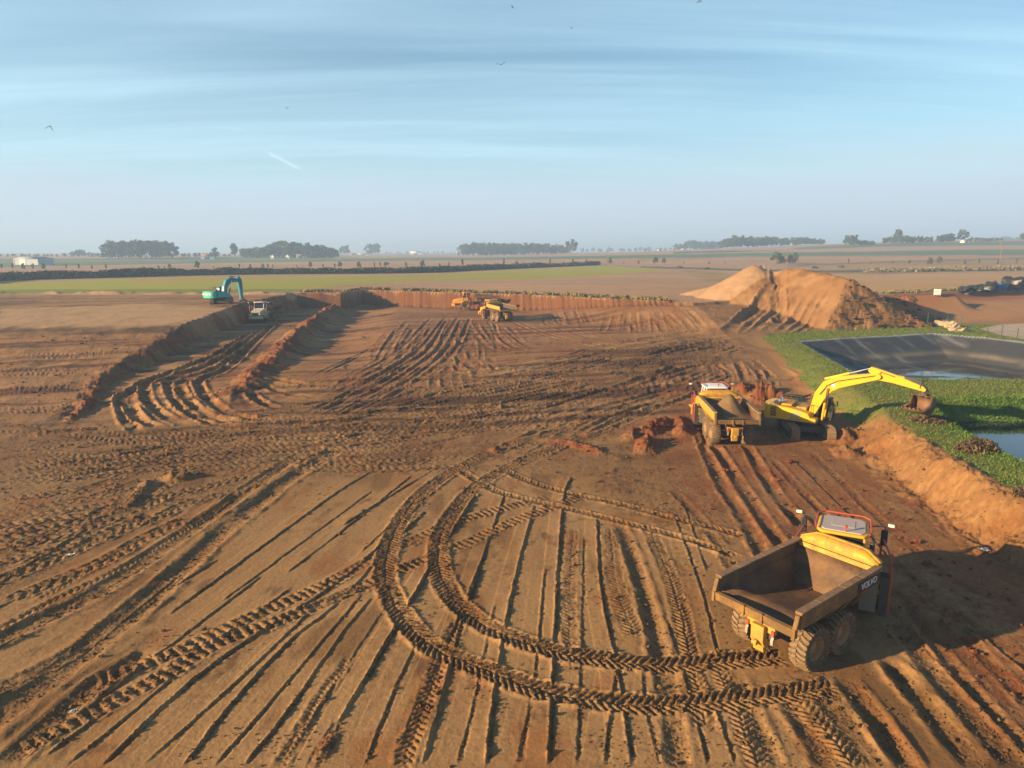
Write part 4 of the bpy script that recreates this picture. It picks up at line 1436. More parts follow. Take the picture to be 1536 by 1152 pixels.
    f.box(-.55, .55, 3.2, 4.4, 1.0, 1.62)
    f.tube([(-.5, 2.2, 1.1), (-.85, 3.0, 1.9)], .11, 8)
    f.tube([(.5, 2.2, 1.1), (.85, 3.0, 1.9)], .11, 8)
    f.build('rear_frame', M['dark'], t, bevel=.012)
    for s in (-1, 1):
        MB().tube([(s * .16, -1.0, 1.56), (s * .30, -.2, 1.75), (s * .34, 1.2, 1.62), (s * .30, 3.0, 1.70)], .035, 6).build('hose', M['black'], t)
        MB().lathe_x([(-.09, .01), (-.09, .17), (.09, .17), (.09, .01)], 14, (s * .62, -1.25, 1.92)).build('hinge_pin', M['worn_edge'], t)
    h = MB()
    h.prism([(-1.46, 1.02), (-1.30, .78), (-1.1, .78), (-1.1, 1.62), (-1.46, 1.62)], -.26, .26)
    h.prism([(-1.30, .55), (-1.1, .55), (-1.1, .80), (-1.36, .80)], -.22, .22)
    h.tube([(-.1, -1.55, .98), (.1, -1.55, .98)], .10, 8)
    h.box(-.58, .58, -1.26, -1.12, 1.38, 1.64)
    h.build('tow_hitch', M['yellow_dirty'], t, bevel=.02)
    for s in (-1, 1):
        l = MB()
        l.box(s * .53 - .06, s * .53 + .06, -1.33, -1.27, 1.36, 1.56)
        l.build('tail_light', M['red'], t)
        l = MB()
        l.prism([(-1.34, 1.02), (-1.28, 1.02), (-1.28, 1.32), (-1.34, 1.22)], s * .53 - .05, s * .53 + .05)
        l.build('reflector', M['muddy_white'], t)
    # tractor
    rear_parts = set(bpy.data.objects)
    f = MB()
    f.box(-.50, .50, 4.4, 8.3, .95, 1.45)
    f.box(-.95, .95, 5.74, 6.06, .70, 1.02)
    f.tube([(-.3, 4.2, 1.3), (-.3, 5.0, 1.3)], .2, 10)
    f.build('tractor_frame', M['dark'], t, bevel=.012)
    hd = MB()
    prof = [(6.55, 1.42), (8.55, 1.30), (8.78, 1.42), (8.72, 1.86), (8.40, 2.10), (6.55, 2.42)]
    m_ = len(prof)
    vs_ = []
    for x, nar in ((-1.0, 1), (1.0, 1)):
        for y, z in prof:
            vs_.append((x * (1.0 - .16 * (y - 6.55) / 2.2), y, z))
    hd.add(vs_, [tuple(range(m_))[::-1], tuple(range(m_, 2 * m_))] + [(k, (k + 1) % m_, m_ + (k + 1) % m_, m_ + k) for k in range(m_)])
    hdo = hd.build('hood', M[hood], t, bevel=.07)
    gr = MB()
    for k in range(5):
        z = 1.46 + .095 * k
        gr.box(-.55, .55, 8.70 - .004 * k, 8.80, z, z + .06)
    gr.build('grille', M['black'], hdo)
    for s in (-1, 1):
        q = MB()
        q.box(s * .70 - .11, s * .70 + .11, 8.70, 8.80, 1.56, 1.74)
        q.build('headlight', M['lens'], hdo)
    bm = MB()
    bm.hexa([(-1.25, 8.30, .72), (1.25, 8.30, .72), (1.12, 8.95, .78), (-1.12, 8.95, .78), (-1.25, 8.30, 1.26), (1.25, 8.30, 1.26), (1.12, 8.95, 1.22), (-1.12, 8.95, 1.22)])
    bm.build('bumper', M[hood], t, bevel=.05)
    for s in (-1, 1):
        fd = MB()
        arc = [(5.90 + 1.13 * math.cos(a), .92 + 1.10 * math.sin(a)) for a in np.linspace(R(-8), R(165), 12)]
        inn = [(5.90 + 1.02 * math.cos(a), .92 + .99 * math.sin(a)) for a in np.linspace(R(165), R(-8), 12)]
        fd.prism(arc + inn, *sorted((s * .86, s * 1.58)))
        fd.box(*sorted((s * .86, s * 1.56)), 6.9, 8.0, 1.36, 1.46)
        fd.build('fender', M[hood], t, bevel=.02)
        fl = MB()
        fl.hexa([(s * .84, 4.42, .62), (s * 1.42, 4.42, .62), (s * 1.42, 4.38, .62), (s * .84, 4.38, .62), (s * .80, 4.52, 1.85), (s * 1.46, 4.52, 1.85), (s * 1.46, 4.48, 1.85), (s * .80, 4.48, 1.85)])
        fl.build('mud_flap', M['flap'], t)
        sp = MB()
        for k, z in enumerate((.50, .85, 1.20, 1.55, 1.9)):
            sp.box(*sorted((s * 1.50, s * 1.84)), 4.55, 5.10, z, z + .05)
        for y in (4.52, 5.13):
            sp.box(*sorted((s * 1.52, s * 1.82)), y - .025, y + .025, .48, 2.1)
        sp.build('access_ladder', M['dark'], t)
        rl = MB()
        rl.tube([(s * 1.86, 4.52, .7), (s * 1.88, 4.52, 2.3), (s * 1.80, 4.8, 2.95), (s * 1.62, 6.0, 3.0), (s * 1.55, 7.0, 2.9), (s * 1.5, 7.3, 1.6)], .042, 6)
        rl.tube([(s * 1.86, 5.13, .7), (s * 1.86, 5.13, 2.96)], .035, 6)
        rl.tube([(s * 1.5, 6.0, 2.78), (s * 1.5, 6.0, 1.9)], .03, 6)
        rl.build('handrail', M['red'], t)
        ma = MB()
        ma.tube([(s * .82, 6.45, 3.40), (s * 1.3, 6.62, 3.48), (s * 1.58, 6.70, 3.46)], .028, 6)
        ma.tube([(s * 1.58, 6.70, 3.46), (s * 1.58, 6.72, 2.75)], .026, 6)
        arm = ma.build('mirror_arm', M['black'], t)
        mi = MB()
        mi.box(s * 1.58 - .13, s * 1.58 + .13, 6.64, 6.76, 2.62, 3.32)
        mi.build('mirror', M['black'], arm, bevel=.04)
        wl = MB()
        wl.box(s * 1.80 - .12, s * 1.80 + .12, 6.62, 6.74, 3.50, 3.62)
        wl.build('work_light', M['lens'], arm, bevel=.02)
    # cab
    c = MB()
    c.prism([(4.85, 1.55), (6.62, 1.55), (6.72, 2.35), (4.80, 2.35)], -.90, .90)
    for x in (-.86, .86):
        for y0, y1 in ((4.86, 4.92), (6.66, 6.30), (5.72, 5.72)):
            c.tube([(x, y0, 2.33), (x * .95, y1, 3.36)], .055, 6)
    cab = c.build('cab', M[paint] if roof == 'roof' else M['white'], t, bevel=.02)
    w = MB()
    w.hexa([(-.83, 4.88, 2.36), (.83, 4.88, 2.36), (.83, 6.62, 2.36), (-.83, 6.62, 2.36), (-.78, 4.96, 3.36), (.78, 4.96, 3.36), (.78, 6.26, 3.36), (-.78, 6.26, 3.36)])
    w.build('window', M['glass'], cab)
    ro = MB()
    ro.prism_z([(-.80, 4.62), (.80, 4.62), (.98, 4.90), (.95, 6.35), (.70, 6.62), (-.70, 6.62), (-.95, 6.35), (-.98, 4.90)], 3.37, 3.50)
    roo = ro.build('cab_roof', M[paint] if roof == 'roof' else M['white'], cab, bevel=.05)
    rp = MB()
    rp.prism_z([(-.68, 4.78), (.68, 4.78), (.84, 4.98), (.82, 6.28), (.62, 6.48), (-.62, 6.48), (-.82, 6.28), (-.84, 4.98)], 3.495, 3.535)
    rp.box(-.45, .45, 5.3, 6.1, 3.53, 3.548)
    rp.build('roof_panel', M[roof], cab, bevel=.012)
    rr = MB()
    rr.tube([(-.98, 4.75, 3.56), (-1.04, 5.0, 3.60), (-1.02, 6.42, 3.60), (-.74, 6.72, 3.60), (.74, 6.72, 3.60), (1.02, 6.42, 3.60), (1.04, 5.0, 3.60), (.98, 4.75, 3.56)], .032, 6)
    rr.build('roof_rail', M['red'], cab)
    be = MB()
    be.tube([(.1, 4.80, 3.53), (.1, 4.80, 3.68)], .03, 6)
    be.tube([(.1, 4.80, 3.68), (.1, 4.80, 3.80)], .06, 8)
    be.build('beacon', M['red'], cab)
    # exhaust and intake box behind the cab
    e = MB()
    e.tube([(1.12, 5.05, 1.9), (1.12, 5.05, 3.30)], .10, 10)
    e.build('exhaust_stack', M['dark'], t, bevel=.01)
    e = MB()
    e.box(-1.35, -.95, 4.9, 5.4, 1.95, 2.6)
    e.build('air_intake', M['dark'], t, bevel=.02)
    for s in (-1, 1):
        add_wheel(t, s * 1.22, 5.9)
    # the tractor half swings about the articulation joint
    cab.location.z = .16
    A = Matrix.Translation((0, 3.9, 0)) @ Matrix.Rotation(artic, 4, 'Z') @ Matrix.Translation((0, -4.2, 0))
    for o in [q for q in t.children if q not in rear_parts]:
        o.matrix_basis = A @ o.matrix_basis
    for s in (-1, 1):
        for y in (0, 1.78):
            add_wheel(t, s * 1.22, y)
    return t


# ------------------------------------------------------------------ tracked excavator
def stadium(L_, h, n=12):
    r = h / 2
    a = [(L_ / 2 - r + r * math.cos(t), r + r * math.sin(t)) for t in np.linspace(-math.pi / 2, math.pi / 2, n)]
    return a + [(-L_ / 2 + r - r * math.cos(t), r + r * math.sin(t)) for t in np.linspace(math.pi / 2, -math.pi / 2, n)]


def limb(pts, w, x0, x1):
    """(y, z) centre line with half depths -> outline pushed along x"""
    up, dn = [], []
    k = len(pts)
    for i, (y, z) in enumerate(pts):
        a = Vector(pts[max(i - 1, 0)]); b = Vector(pts[min(i + 1, k - 1)])
        t_ = (b - a).normalized()
        n_ = Vector((-t_.y, t_.x))
        up.append((y + n_.x * w[i], z + n_.y * w[i]))
        dn.append((y - n_.x * w[i], z - n_.y * w[i]))
    # built as a chain of quads so that concave outlines stay clean
    m = MB()
    vs_ = []
    for i in range(k):
        vs_ += [(x0, *dn[i]), (x1, *dn[i]), (x1, *up[i]), (x0, *up[i])]
    fs = [(0, 3, 2, 1), ((k - 1) * 4, (k - 1) * 4 + 1, (k - 1) * 4 + 2, (k - 1) * 4 + 3)]
    for i in range(k - 1):
        for j in range(4):
            fs.append((i * 4 + j, i * 4 + (j + 1) % 4, (i + 1) * 4 + (j + 1) % 4, (i + 1) * 4 + j))
    m.add(vs_, fs)
    return m


def make_excavator(label, loc, heading, track_heading, paint, boom_paint, boom, stick, curl, word=None, badge=False, rear_word=None, cab_mat='black', size=1.0, yaw=0.0):
    t = thing('tracked_excavator', label, 'excavator', loc, -heading)
    t.scale = (size,) * 3
    # undercarriage as a mesh part carrying two tracks
    u = MB()
    u.box(-1.0, 1.0, -1.3, 1.3, .50, .95)
    u.prism_z([(1.0 * math.cos(a), 1.0 * math.sin(a)) for a in np.linspace(0, 2 * math.pi, 24, endpoint=False)], .95, 1.18)
    und = u.build('undercarriage', M['dark'], t, bevel=.02)
    und.rotation_euler = (0, 0, heading - track_heading)
    und.scale = (1 / size,) * 3 if size < 1 else (1, 1, 1)
    und.location = (0, 0, 1.18 - 1.18 / size) if size < 1 else (0, 0, 0)
    st = stadium(4.7, 1.0)
    for s in (-1, 1):
        k = MB()
        x0, x1 = sorted((s * .98, s * 1.58))
        L2 = [(y * .93, z * .86 + .07) for y, z in st]
        k.prism(L2, x0 + .10, x1 - .10)
        P2 = np.array(st + st[:1])
        seg = np.hypot(*np.diff(P2, axis=0).T)
        cum = np.concatenate([[0], np.cumsum(seg)])
        nsh = 52
        for i in range(nsh):
            q = (i + .5) / nsh * cum[-1]
            y = np.interp(q, cum, P2[:, 0]); z = np.interp(q, cum, P2[:, 1])
            y2 = np.interp((q + .02) % cum[-1], cum, P2[:, 0]); z2 = np.interp((q + .02) % cum[-1], cum, P2[:, 1])
            an = math.atan2(z2 - z, y2 - y)
            mt = Matrix.Translation((0, y, z)) @ Matrix.Rotation(an, 4, 'X')
            ln = cum[-1] / nsh * .46
            k.box(x0, x1, -ln, ln, -.035, .035, mt)
            k.box(x0, x1, -.025, .025, -.075, -.03, mt)
        k.build('track', M['track'], und)
        rl = MB()
        for y in np.linspace(-1.5, 1.5, 6):
            rl.lathe_x([(-.05, .01), (-.05, .15), (.05, .15), (.05, .01)], 12, (x1 - .06 if s > 0 else x0 + .06, y, .27))
        for y in (-1.84, 1.84):
            rl.lathe_x([(-.05, .01), (-.05, .34), (.05, .34), (.05, .01)], 16, (x1 - .06 if s > 0 else x0 + .06, y, .5))
        rl.build('roller', M['dark'], und)
    up = MB()
    # deck
    up.prism_z([(-1.45, -2.0), (1.45, -2.0), (1.48, 1.05), (.55, 1.1), (.55, .95), (-.5, 1.2), (-.5, 1.9), (-1.45, 1.9)], 1.20, 1.42)
    up.build('slewing_deck', M['dark'], t, bevel=.02)
    upo = t
    pm = M[paint]
    sp = MB()
    # right-hand side housing: tall engine bay, stepping down to the front tool box
    sp.prism([(-2.75, 1.26), (1.10, 1.26), (1.10, 1.62), (.62, 1.66), (.45, 2.02), (-.30, 2.20), (-1.05, 2.32), (-2.75, 2.44)], .55, 1.50)
    sp.build('side_housing', pm, upo, bevel=.06)
    sl = MB()
    sl.prism([(-2.75, 1.26), (.10, 1.26), (.10, 2.2), (-.60, 2.36), (-2.75, 2.44)], -1.50, -.50)
    sl.build('left_housing', pm, upo, bevel=.06)
    hd = MB()
    hd.box(-.49, .54, -2.6, .1, 1.44, 2.36)
    hd.box(-1.2, 1.0, -2.4, -1.0, 2.40, 2.56)
    hd.build('engine_hood', M['dark'] if badge is False else M['yellow_dirty'], upo, bevel=.05)
    cw = MB()
    arcp = [(1.52 * math.sin(a) if abs(math.sin(a)) < 1 else 1.52 * np.sign(a), -2.76 - .62 * math.cos(a) ** .8) for a in np.linspace(-math.pi / 2, math.pi / 2, 15)]
    cw.prism_z([(-1.52, -2.70)] + arcp + [(1.52, -2.70)], 1.18, 2.46)
    cw.build('counterweight', pm, upo, bevel=.06)
    gv = MB()
    for k in range(6):
        gv.box(1.495, 1.52, -2.62, -2.12, 1.50 + .14 * k, 1.58 + .14 * k)
    gv.build('vent_grille', M['black'], upo)
    ex = MB()
    ex.tube([(.6, -1.9, 2.4), (.6, -1.9, 3.0), (.6, -2.05, 3.12)], .08, 8)
    ex.lathe_x([(-.25, .02), (-.25, .22), (.25, .22), (.25, .02)], 14, (.95, -2.2, 2.62))
    ex.build('exhaust_pipe', M['chrome'] if badge else M['dark'], upo)
    rl = MB()
    for x in (-.45, .65):
        rl.tube([(x, -2.3, 2.5), (x, -2.3, 3.05), (x, -.6, 3.05), (x, -.55, 2.35)], .03, 6)
        rl.tube([(x, -1.45, 2.5), (x, -1.45, 3.05)], .03, 6)
    rl.tube([(1.25, .8, 1.6), (1.25, .8, 2.7), (1.25, -.2, 2.9), (1.25, -.2, 2.3)], .03, 6)
    rl.build('handrail', M['dark'], upo)
    cb = MB()
    cb.prism([(.16, 1.43), (1.98, 1.43), (2.02, 2.2), (1.72, 3.02), (.24, 3.02), (.16, 2.4)], -1.46, -.54)
    cabo = cb.build('cab', M[cab_mat], upo, bevel=.05)
    wn = MB()
    wn.prism([(.32, 1.95), (1.86, 1.95), (1.90, 2.2), (1.64, 2.92), (.36, 2.92)], -1.475, -.525)
    wn.prism([(1.85, 1.60), (2.035, 1.60), (2.05, 2.2), (1.76, 2.96), (1.5, 2.9)], -1.38, -.62)
    wn.build('window', M['glass'], cabo)
    cr = MB()
    cr.box(-1.48, -.52, .18, 1.80, 3.025, 3.11)
    cr.build('cab_roof', M['dark'], cabo, bevel=.03)
    mi = MB()
    mi.tube([(1.3, 1.0, 1.55), (1.5, 1.2, 2.2)], .02, 6)
    mi.box(1.42, 1.62, 1.16, 1.22, 2.1, 2.45)
    mi.tube([(-1.4, 1.9, 2.3), (-1.65, 2.1, 2.5)], .02, 6)
    mi.box(-1.76, -1.56, 2.06, 2.12, 2.35, 2.75)
    mi.build('mirror', M['black'], upo)
    if badge:
        lettering('ATP', .44, 'lettering', M['letter_grey'], upo, basis((1.508, -.55, 1.66), (0, 1, 0), (0, 0, 1)))
        bd = MB()
        for z in (1.44, 1.93):
            bd.box(1.497, 1.510, -1.05, -.05, z - .07, z + .03)
        bd.build('badge', M['letter_grey'], upo)
    if rear_word:
        lettering(rear_word, .50, 'lettering', M['white'], upo, basis((0, -3.39, 1.92), (1, 0, 0), (0, 0, 1)), .02)
    # boom
    B = M[boom_paint]
    bo = limb(boom[0], boom[1], -.27, .31).build('boom', B, upo, bevel=.025, sharp=14)
    sk = limb(stick[0], stick[1], -.20, .24).build('stick', B, upo, bevel=.025, sharp=14)
    piv = Vector((0, *boom[0][0]))
    elbow = Vector((0, *boom[0][-1]))
    tip = Vector((0, *stick[0][-1]))
    # hoses along the boom and stick, lifting eyes and weld plates
    for side in (-.33, .37):
        hp_ = [Vector((side, y_, z_)) + Vector((0, 0, .12)) for y_, z_ in boom[0][1:]]
        MB().tube(hp_ + [Vector((side * .8, *stick[0][1])) + Vector((0, .15, .25)), Vector((side * .8, *stick[0][2])) + Vector((0, 0, .2))], .035, 6).build('hose', M['earth_hose'], upo)
    pl_ = MB()
    for i_ in range(2, len(boom[0]) - 1):
        y_, z_ = boom[0][i_]
        for sx in (-.285, .325):
            pl_.box(sx - .012, sx + .012, y_ - .16, y_ + .16, z_ - .20, z_ + .20)
    pl_.build('wear_plate', B, bo)
    # clevis and pins
    pn = MB()
    pn.lathe_x([(-.40, .01), (-.40, .20), (.44, .20), (.44, .01)], 14, tuple(elbow))
    pn.lathe_x([(-.34, .01), (-.34, .13), (.38, .13), (.38, .01)], 12, tuple(tip))
    pn.lathe_x([(-.45, .01), (-.45, .22), (.49, .22), (.49, .01)], 14, tuple(piv))
    pn.build('pivot_pin', B, upo)
    def ram(a, b, r=.095, frac=.58, xs=(0.02,)):
        a, b = Vector(a), Vector(b)
        for x in xs:
            off = Vector((x, 0, 0))
            q = MB()
            m_ = a + (b - a) * frac
            q.tube([a + off, m_ + off], r, 10)
            cy = q.build('hydraulic_cylinder', B if paint != 'teal' else M['dark'], upo)
            q = MB()
            q.tube([m_ + off, b + off], r * .55, 8)
            q.build('piston_rod', M['chrome'], cy)
    i_mid = len(boom[0]) // 2
    bm = Vector((0, *boom[0][i_mid]))
    dirb = (elbow - bm).normalized()
    nb = Vector((0, -dirb.z, dirb.y))
    ram((0, 1.35, 1.35), bm + Vector((0, .05, -.1)), .10, .55, (-.42, .46))
    heel = Vector((0, *stick[0][0]))
    ram(bm + nb * (boom[1][i_mid] + .14) + dirb * -.1, heel + Vector((0, 0, .0)), .10, .55)
    # bucket linkage, ram and bucket
    ds = (tip - elbow).normalized()
    ns = Vector((0, -ds.z, ds.y))
    if ns.dot(Vector((0, .3, 1))) < 0:
        ns = -ns
    knee = tip - ds * .35 + ns * .48
    ram(elbow + ds * .25 + ns * .36, knee, .085, .55)
    a_ = curl
    def rot(y, z):
        return (tip.y + y * math.cos(a_) - z * math.sin(a_), tip.z + y * math.sin(a_) + z * math.cos(a_))
    lk = MB()
    back = rot(.38, -.12)
    lk.tube([knee + Vector((-.16, 0, 0)), Vector((-.16, *back))], .055, 6)
    lk.tube([knee + Vector((.2, 0, 0)), Vector((.2, *back))], .055, 6)
    lk.tube([knee + Vector((-.2, 0, 0)), tip - ds * .30 + Vector((-.2, 0, 0))], .05, 6)
    lk.tube([knee + Vector((.24, 0, 0)), tip - ds * .30 + Vector((.24, 0, 0))], .05, 6)
    lk.build('bucket_linkage', M['dark'], upo)
    # bucket: curved plate with two cheeks and teeth; local y = back, -z = down
    prof = [(-.10, -.22), (.30, -.14), (.62, -.42), (.72, -.85), (.55, -1.25), (.15, -1.48), (-.40, -1.52), (-.85, -1.42)]
    bk = MB()
    hw = .68
    vs_ = [(-hw, *rot(*p)) for p in prof] + [(hw, *rot(*p)) for p in prof]
    n = len(prof)
    bk.add(vs_, [(i, i + 1, n + i + 1, n + i) for i in range(n - 1)])
    for sgn in (-1, 1):
        ch = [(sgn * hw, *rot(*p)) for p in prof]
        cidx = len(ch)
        ch.append((sgn * hw, *rot(0.0, -.80)))
        bk.add(ch, [(i, i + 1, cidx) for i in range(n - 1)])
    bko = bk.build('bucket', M['steel'], upo, solid=.05, sharp=30)
    for x in np.linspace(-.58, .58, 5):
        p0, p1 = rot(-.82, -1.42), rot(-1.12, -1.36)
        MB().tube([(x, *p0), (x, *p1)], .065, 6, .025).build('tooth', M['dark'], bko)
    te = MB()
    for x in (-.16, .2):
        te.hexa([(x - .04, *rot(-.14, .12)), (x + .04, *rot(-.14, .12)), (x + .04, *rot(.48, -.02)), (x - .04, *rot(.48, -.02)),
                 (x - .04, *rot(-.10, -.24)), (x + .04, *rot(-.10, -.24)), (x + .04, *rot(.48, -.30)), (x - .04, *rot(.48, -.30))])
    te.build('bucket_ear', M['steel'], bko)
    if yaw:
        # the bucket hangs from a rotator that turns it about the stick end
        q = MB()
        q.lathe_x([(-.16, .01), (-.16, .30), (.16, .30), (.16, .01)], 16)
        ro_ = q.build('bucket_rotator', M['dark'], upo, bevel=.02)
        ro_.location = tip + Vector((0, 0, -.34))
        ro_.rotation_euler = (0, R(90), 0)
        bko.matrix_basis = Matrix.Translation(tip + Vector((0, 0, -.30))) @ Matrix.Rotation(yaw, 4, 'Z') @ Matrix.Diagonal((1.12, 1.12, 1.12, 1)) @ Matrix.Translation(-tip)
    if badge:
        # small pale plate on the boom flank
        p1 = Vector((0, *boom[0][i_mid])).lerp(elbow, .12)
        q = MB()
        q.box(.314, .322, -.14, .14, -.16, .16, Matrix.Translation((0, p1.y, p1.z)))
        q.build('maker_plate', M['letter'], upo)
    return t
# ------------------------------------------------------------------ machines on the site
random.seed(11)


def at(u, v):
    p = G(u, v)
    return (float(p[0]), float(p[1]), ground_z(p[0], p[1]))


def settle(x, y, heading, span, half):
    """wheels' mean height so that a machine stands on the sheet"""
    c, s = math.cos(heading), math.sin(heading)
    zs = []
    for a in span:
        for b in (-half, half):
            zs.append(ground_z(x + a * s + b * c, y + a * c - b * s))
    return sum(zs) / len(zs)


def hauler_at(x, y, hd, label, **kw):
    z = settle(x, y, hd, (0, 1.8, 5.9), 1.22) - .03
    return make_hauler(label, (x, y, z), hd, **kw)


hauler_at(9.49, 22.1, R(54.5), 'large empty dump truck with a rusty open tub and yellow headboard, nearest in view', word='VOLVO', artic=R(27))
p = G0(1096, 664, .1)
hauler_at(p[0] - .1, p[1], R(2), 'yellow dump truck loaded with earth, parked beside the yellow excavator', tub='tub', side='yellow_dirty', loaded=True, roof='white')
p = at(753, 482)
hauler_at(p[0] + .3, p[1], R(-28), 'distant yellow dump truck seen from behind, in front of the other one', tub='tub_dark', side='yellow_dirty')
p = at(737, 465)
hauler_at(p[0], p[1], R(-96), 'distant yellow dump truck side on, facing left below the cut earth wall', tub='tub_out', side='tub_out')
p = at(406, 478)
hauler_at(p[0], p[1], R(178), 'pale dump truck driving down the haul ramp below the teal excavator', paint='yellow_dirty', hood='cream', tub='tub_dark', side='tub_dark', roof='white')

make_excavator('yellow excavator reaching over the grass bank with its bucket curled', (22.85, 51.6, ground_z(22.85, 51.6) + .10), R(126), R(8), 'orange_yellow', 'orange_yellow',
               ([(.45, 1.75), (1.0, 3.45), (1.55, 4.30), (2.3, 4.75), (5.25, 5.55)], [.25, .46, .52, .50, .25]),
               ([(4.55, 6.10), (5.25, 5.68), (6.4, 5.45), (8.5, 4.85)], [.20, .44, .34, .18]), R(-24), badge=True, size=.9, yaw=R(66))
p = at(333, 455)
make_excavator('teal excavator on the upper terrace with its stick hanging straight down', (p[0], p[1], ground_z(p[0], p[1]) - .02), R(24), R(-14), 'teal', 'teal_shaded',
               ([(.55, 1.75), (.95, 3.0), (1.55, 3.95), (2.3, 4.35), (3.5, 4.35), (4.7, 4.1)], [.26, .44, .54, .50, .40, .24]),
               ([(4.35, 4.95), (4.7, 4.2), (4.85, 2.6), (4.85, .6)], [.24, .50, .42, .20]), R(20), rear_word='KOBELCO', cab_mat='teal', size=.92)

# ------------------------------------------------------------------ foliage
def leaf_mat(name, c, c2, rough=.8):
    m, t, b = new_mat(name)
    geo = t.nodes.new('ShaderNodeNewGeometry')
    n1 = N(t, 'ShaderNodeTexNoise', i_Scale=.45, i_Detail=4.0)
    t.links.new(geo.outputs['Position'], n1.inputs['Vector'])
    rnd = math_node(t, 'ADD', math_node(t, 'MULTIPLY', geo.outputs['Random Per Island'], .55), math_node(t, 'MULTIPLY', n1.outputs['Fac'], .5), True)
    t.links.new(mix_rgb(t, rnd, c, c2), b.inputs['Base Color'])
    b.inputs['Roughness'].default_value = rough
    b.inputs['Specular IOR Level'].default_value = .25
    return m


LEAF = leaf_mat('tree_leaves', (.030, .045, .016), (.075, .085, .030))
LEAF_Y = leaf_mat('young_tree_leaves', (.05, .06, .02), (.11, .10, .035))
HEDGE = leaf_mat('hedge_leaves', (.020, .026, .014), (.055, .055, .026))
LUSH = leaf_mat('pond_plants', (.045, .095, .010), (.11, .185, .020), .7)
TURF = leaf_mat('turf_blades', (.06, .105, .012), (.14, .155, .026))
TUSS = leaf_mat('dry_tussocks', (.085, .080, .030), (.26, .19, .085))
TWIG = leaf_mat('dead_twigs', (.05, .032, .018), (.15, .095, .05))
CLODM = leaf_mat('clod_earth', (.06, .030, .012), (.15, .075, .030), .95)
CLODR = leaf_mat('red_clod_earth', (.08, .020, .008), (.19, .055, .018), .95)


def cards(P, size, rg, up=0.0, aspect=1.6, tri=False):
    """leaf faces at points P (n,3), each of the given size, randomly turned"""
    n = len(P)
    a = rg.normal(size=(n, 3))
    a[:, 2] = a[:, 2] * (1 - up) + up * 2.5
    a /= np.linalg.norm(a, axis=1)[:, None]
    r = rg.normal(size=(n, 3))
    b = np.cross(a, r)
    b /= np.linalg.norm(b, axis=1)[:, None]
    sz = np.asarray(size) * np.ones(n)
    A = a * (sz * aspect * .5)[:, None]
    B = b * (sz * .5)[:, None]
    if tri:
        V = np.stack([P - B * .9, P + B * .9, P + A * 2], 1).reshape(-1, 3)
        return V, 3
    V = np.stack([P - A - B * .3, P - A * .1 + B, P + A + B * .2, P + A * .1 - B], 1).reshape(-1, 3)
    return V, 4


def card_mesh(name, V, k, mat):
    me_ = bpy.data.meshes.new(name)
    n = len(V)
    me_.vertices.add(n)
    me_.vertices.foreach_set('co', np.asarray(V, np.float32).ravel())
    me_.loops.add(n)
    me_.loops.foreach_set('vertex_index', np.arange(n, dtype=np.int32))
    me_.polygons.add(n // k)
    me_.polygons.foreach_set('loop_start', np.arange(0, n, k, dtype=np.int32))
    me_.update(calc_edges=True)
    me_.materials.append(mat)
    return me_


def put(name, me_, parent=None, loc=(0, 0, 0), rz=0, sc=1):
    o = bpy.data.objects.new(name, me_)
    col.objects.link(o)
    if parent is not None:
        o.parent = parent
    o.location = loc
    o.rotation_euler = (0, 0, rz)
    o.scale = (sc,) * 3 if isinstance(sc, (int, float)) else sc
    return o


def crown_mesh(rg, kind):
    """unit-height tree crown"""
    cl = []
    if kind == 'round':
        for _ in range(17):
            a = rg.uniform(0, 6.28); z = rg.uniform(.22, .93)
            rr = .40 * math.sqrt(max(0.02, 1 - ((z - .55) / .46) ** 2)) * rg.uniform(.4, 1.0)
            cl.append((rr * math.cos(a), rr * math.sin(a), z, rg.uniform(.09, .17)))
    elif kind == 'tall':
        for _ in range(16):
            a = rg.uniform(0, 6.28); z = rg.uniform(.28, .96)
            rr = .17 * math.sqrt(max(.05, 1 - ((z - .6) / .42) ** 2)) * rg.uniform(.3, 1)
            cl.append((rr * math.cos(a), rr * math.sin(a), z, rg.uniform(.06, .11)))
    else:
        for _ in range(14):
            a = rg.uniform(0, 6.28); z = rg.uniform(.10, .85)
            rr = .55 * math.sqrt(max(.05, 1 - (z / .98) ** 2)) * rg.uniform(.3, 1)
            cl.append((rr * math.cos(a), rr * math.sin(a), z, rg.uniform(.12, .20)))
    P = []
    for x, y, z, r in cl:
        q = rg.normal(size=(62, 3))
        q /= np.linalg.norm(q, axis=1)[:, None]
        q *= (r * rg.uniform(.45, 1.05, 62))[:, None]
        P.append(q + (x, y, z))
    P = np.vstack(P)
    P = P[P[:, 2] > .03]
    return card_mesh('crown', *cards(P, rg.uniform(.045, .085, len(P)), rg), LEAF)


def trunk_mesh(kind):
    m = MB()
    h = .6 if kind != 'bush' else .35
    m.tube([(0, 0, -.03), (.01, .0, h * .4), (0, .01, h)], .026 if kind != 'tall' else .02, 6, .012)
    for k in range(4):
        a = 1.6 * k
        m.tube([(0, 0, h * (.5 + .1 * k)), (.14 * math.cos(a), .14 * math.sin(a), h * (.5 + .1 * k) + .18)], .010, 5, .004)
    o = m.build('trunk', M['bark'])
    me_ = o.data
    bpy.data.objects.remove(o, do_unlink=True)
    return me_


rg = np.random.default_rng(3)
PROTO = {k: ([crown_mesh(rg, k) for _ in range(3)], trunk_mesh(k)) for k in ('round', 'tall', 'bush')}


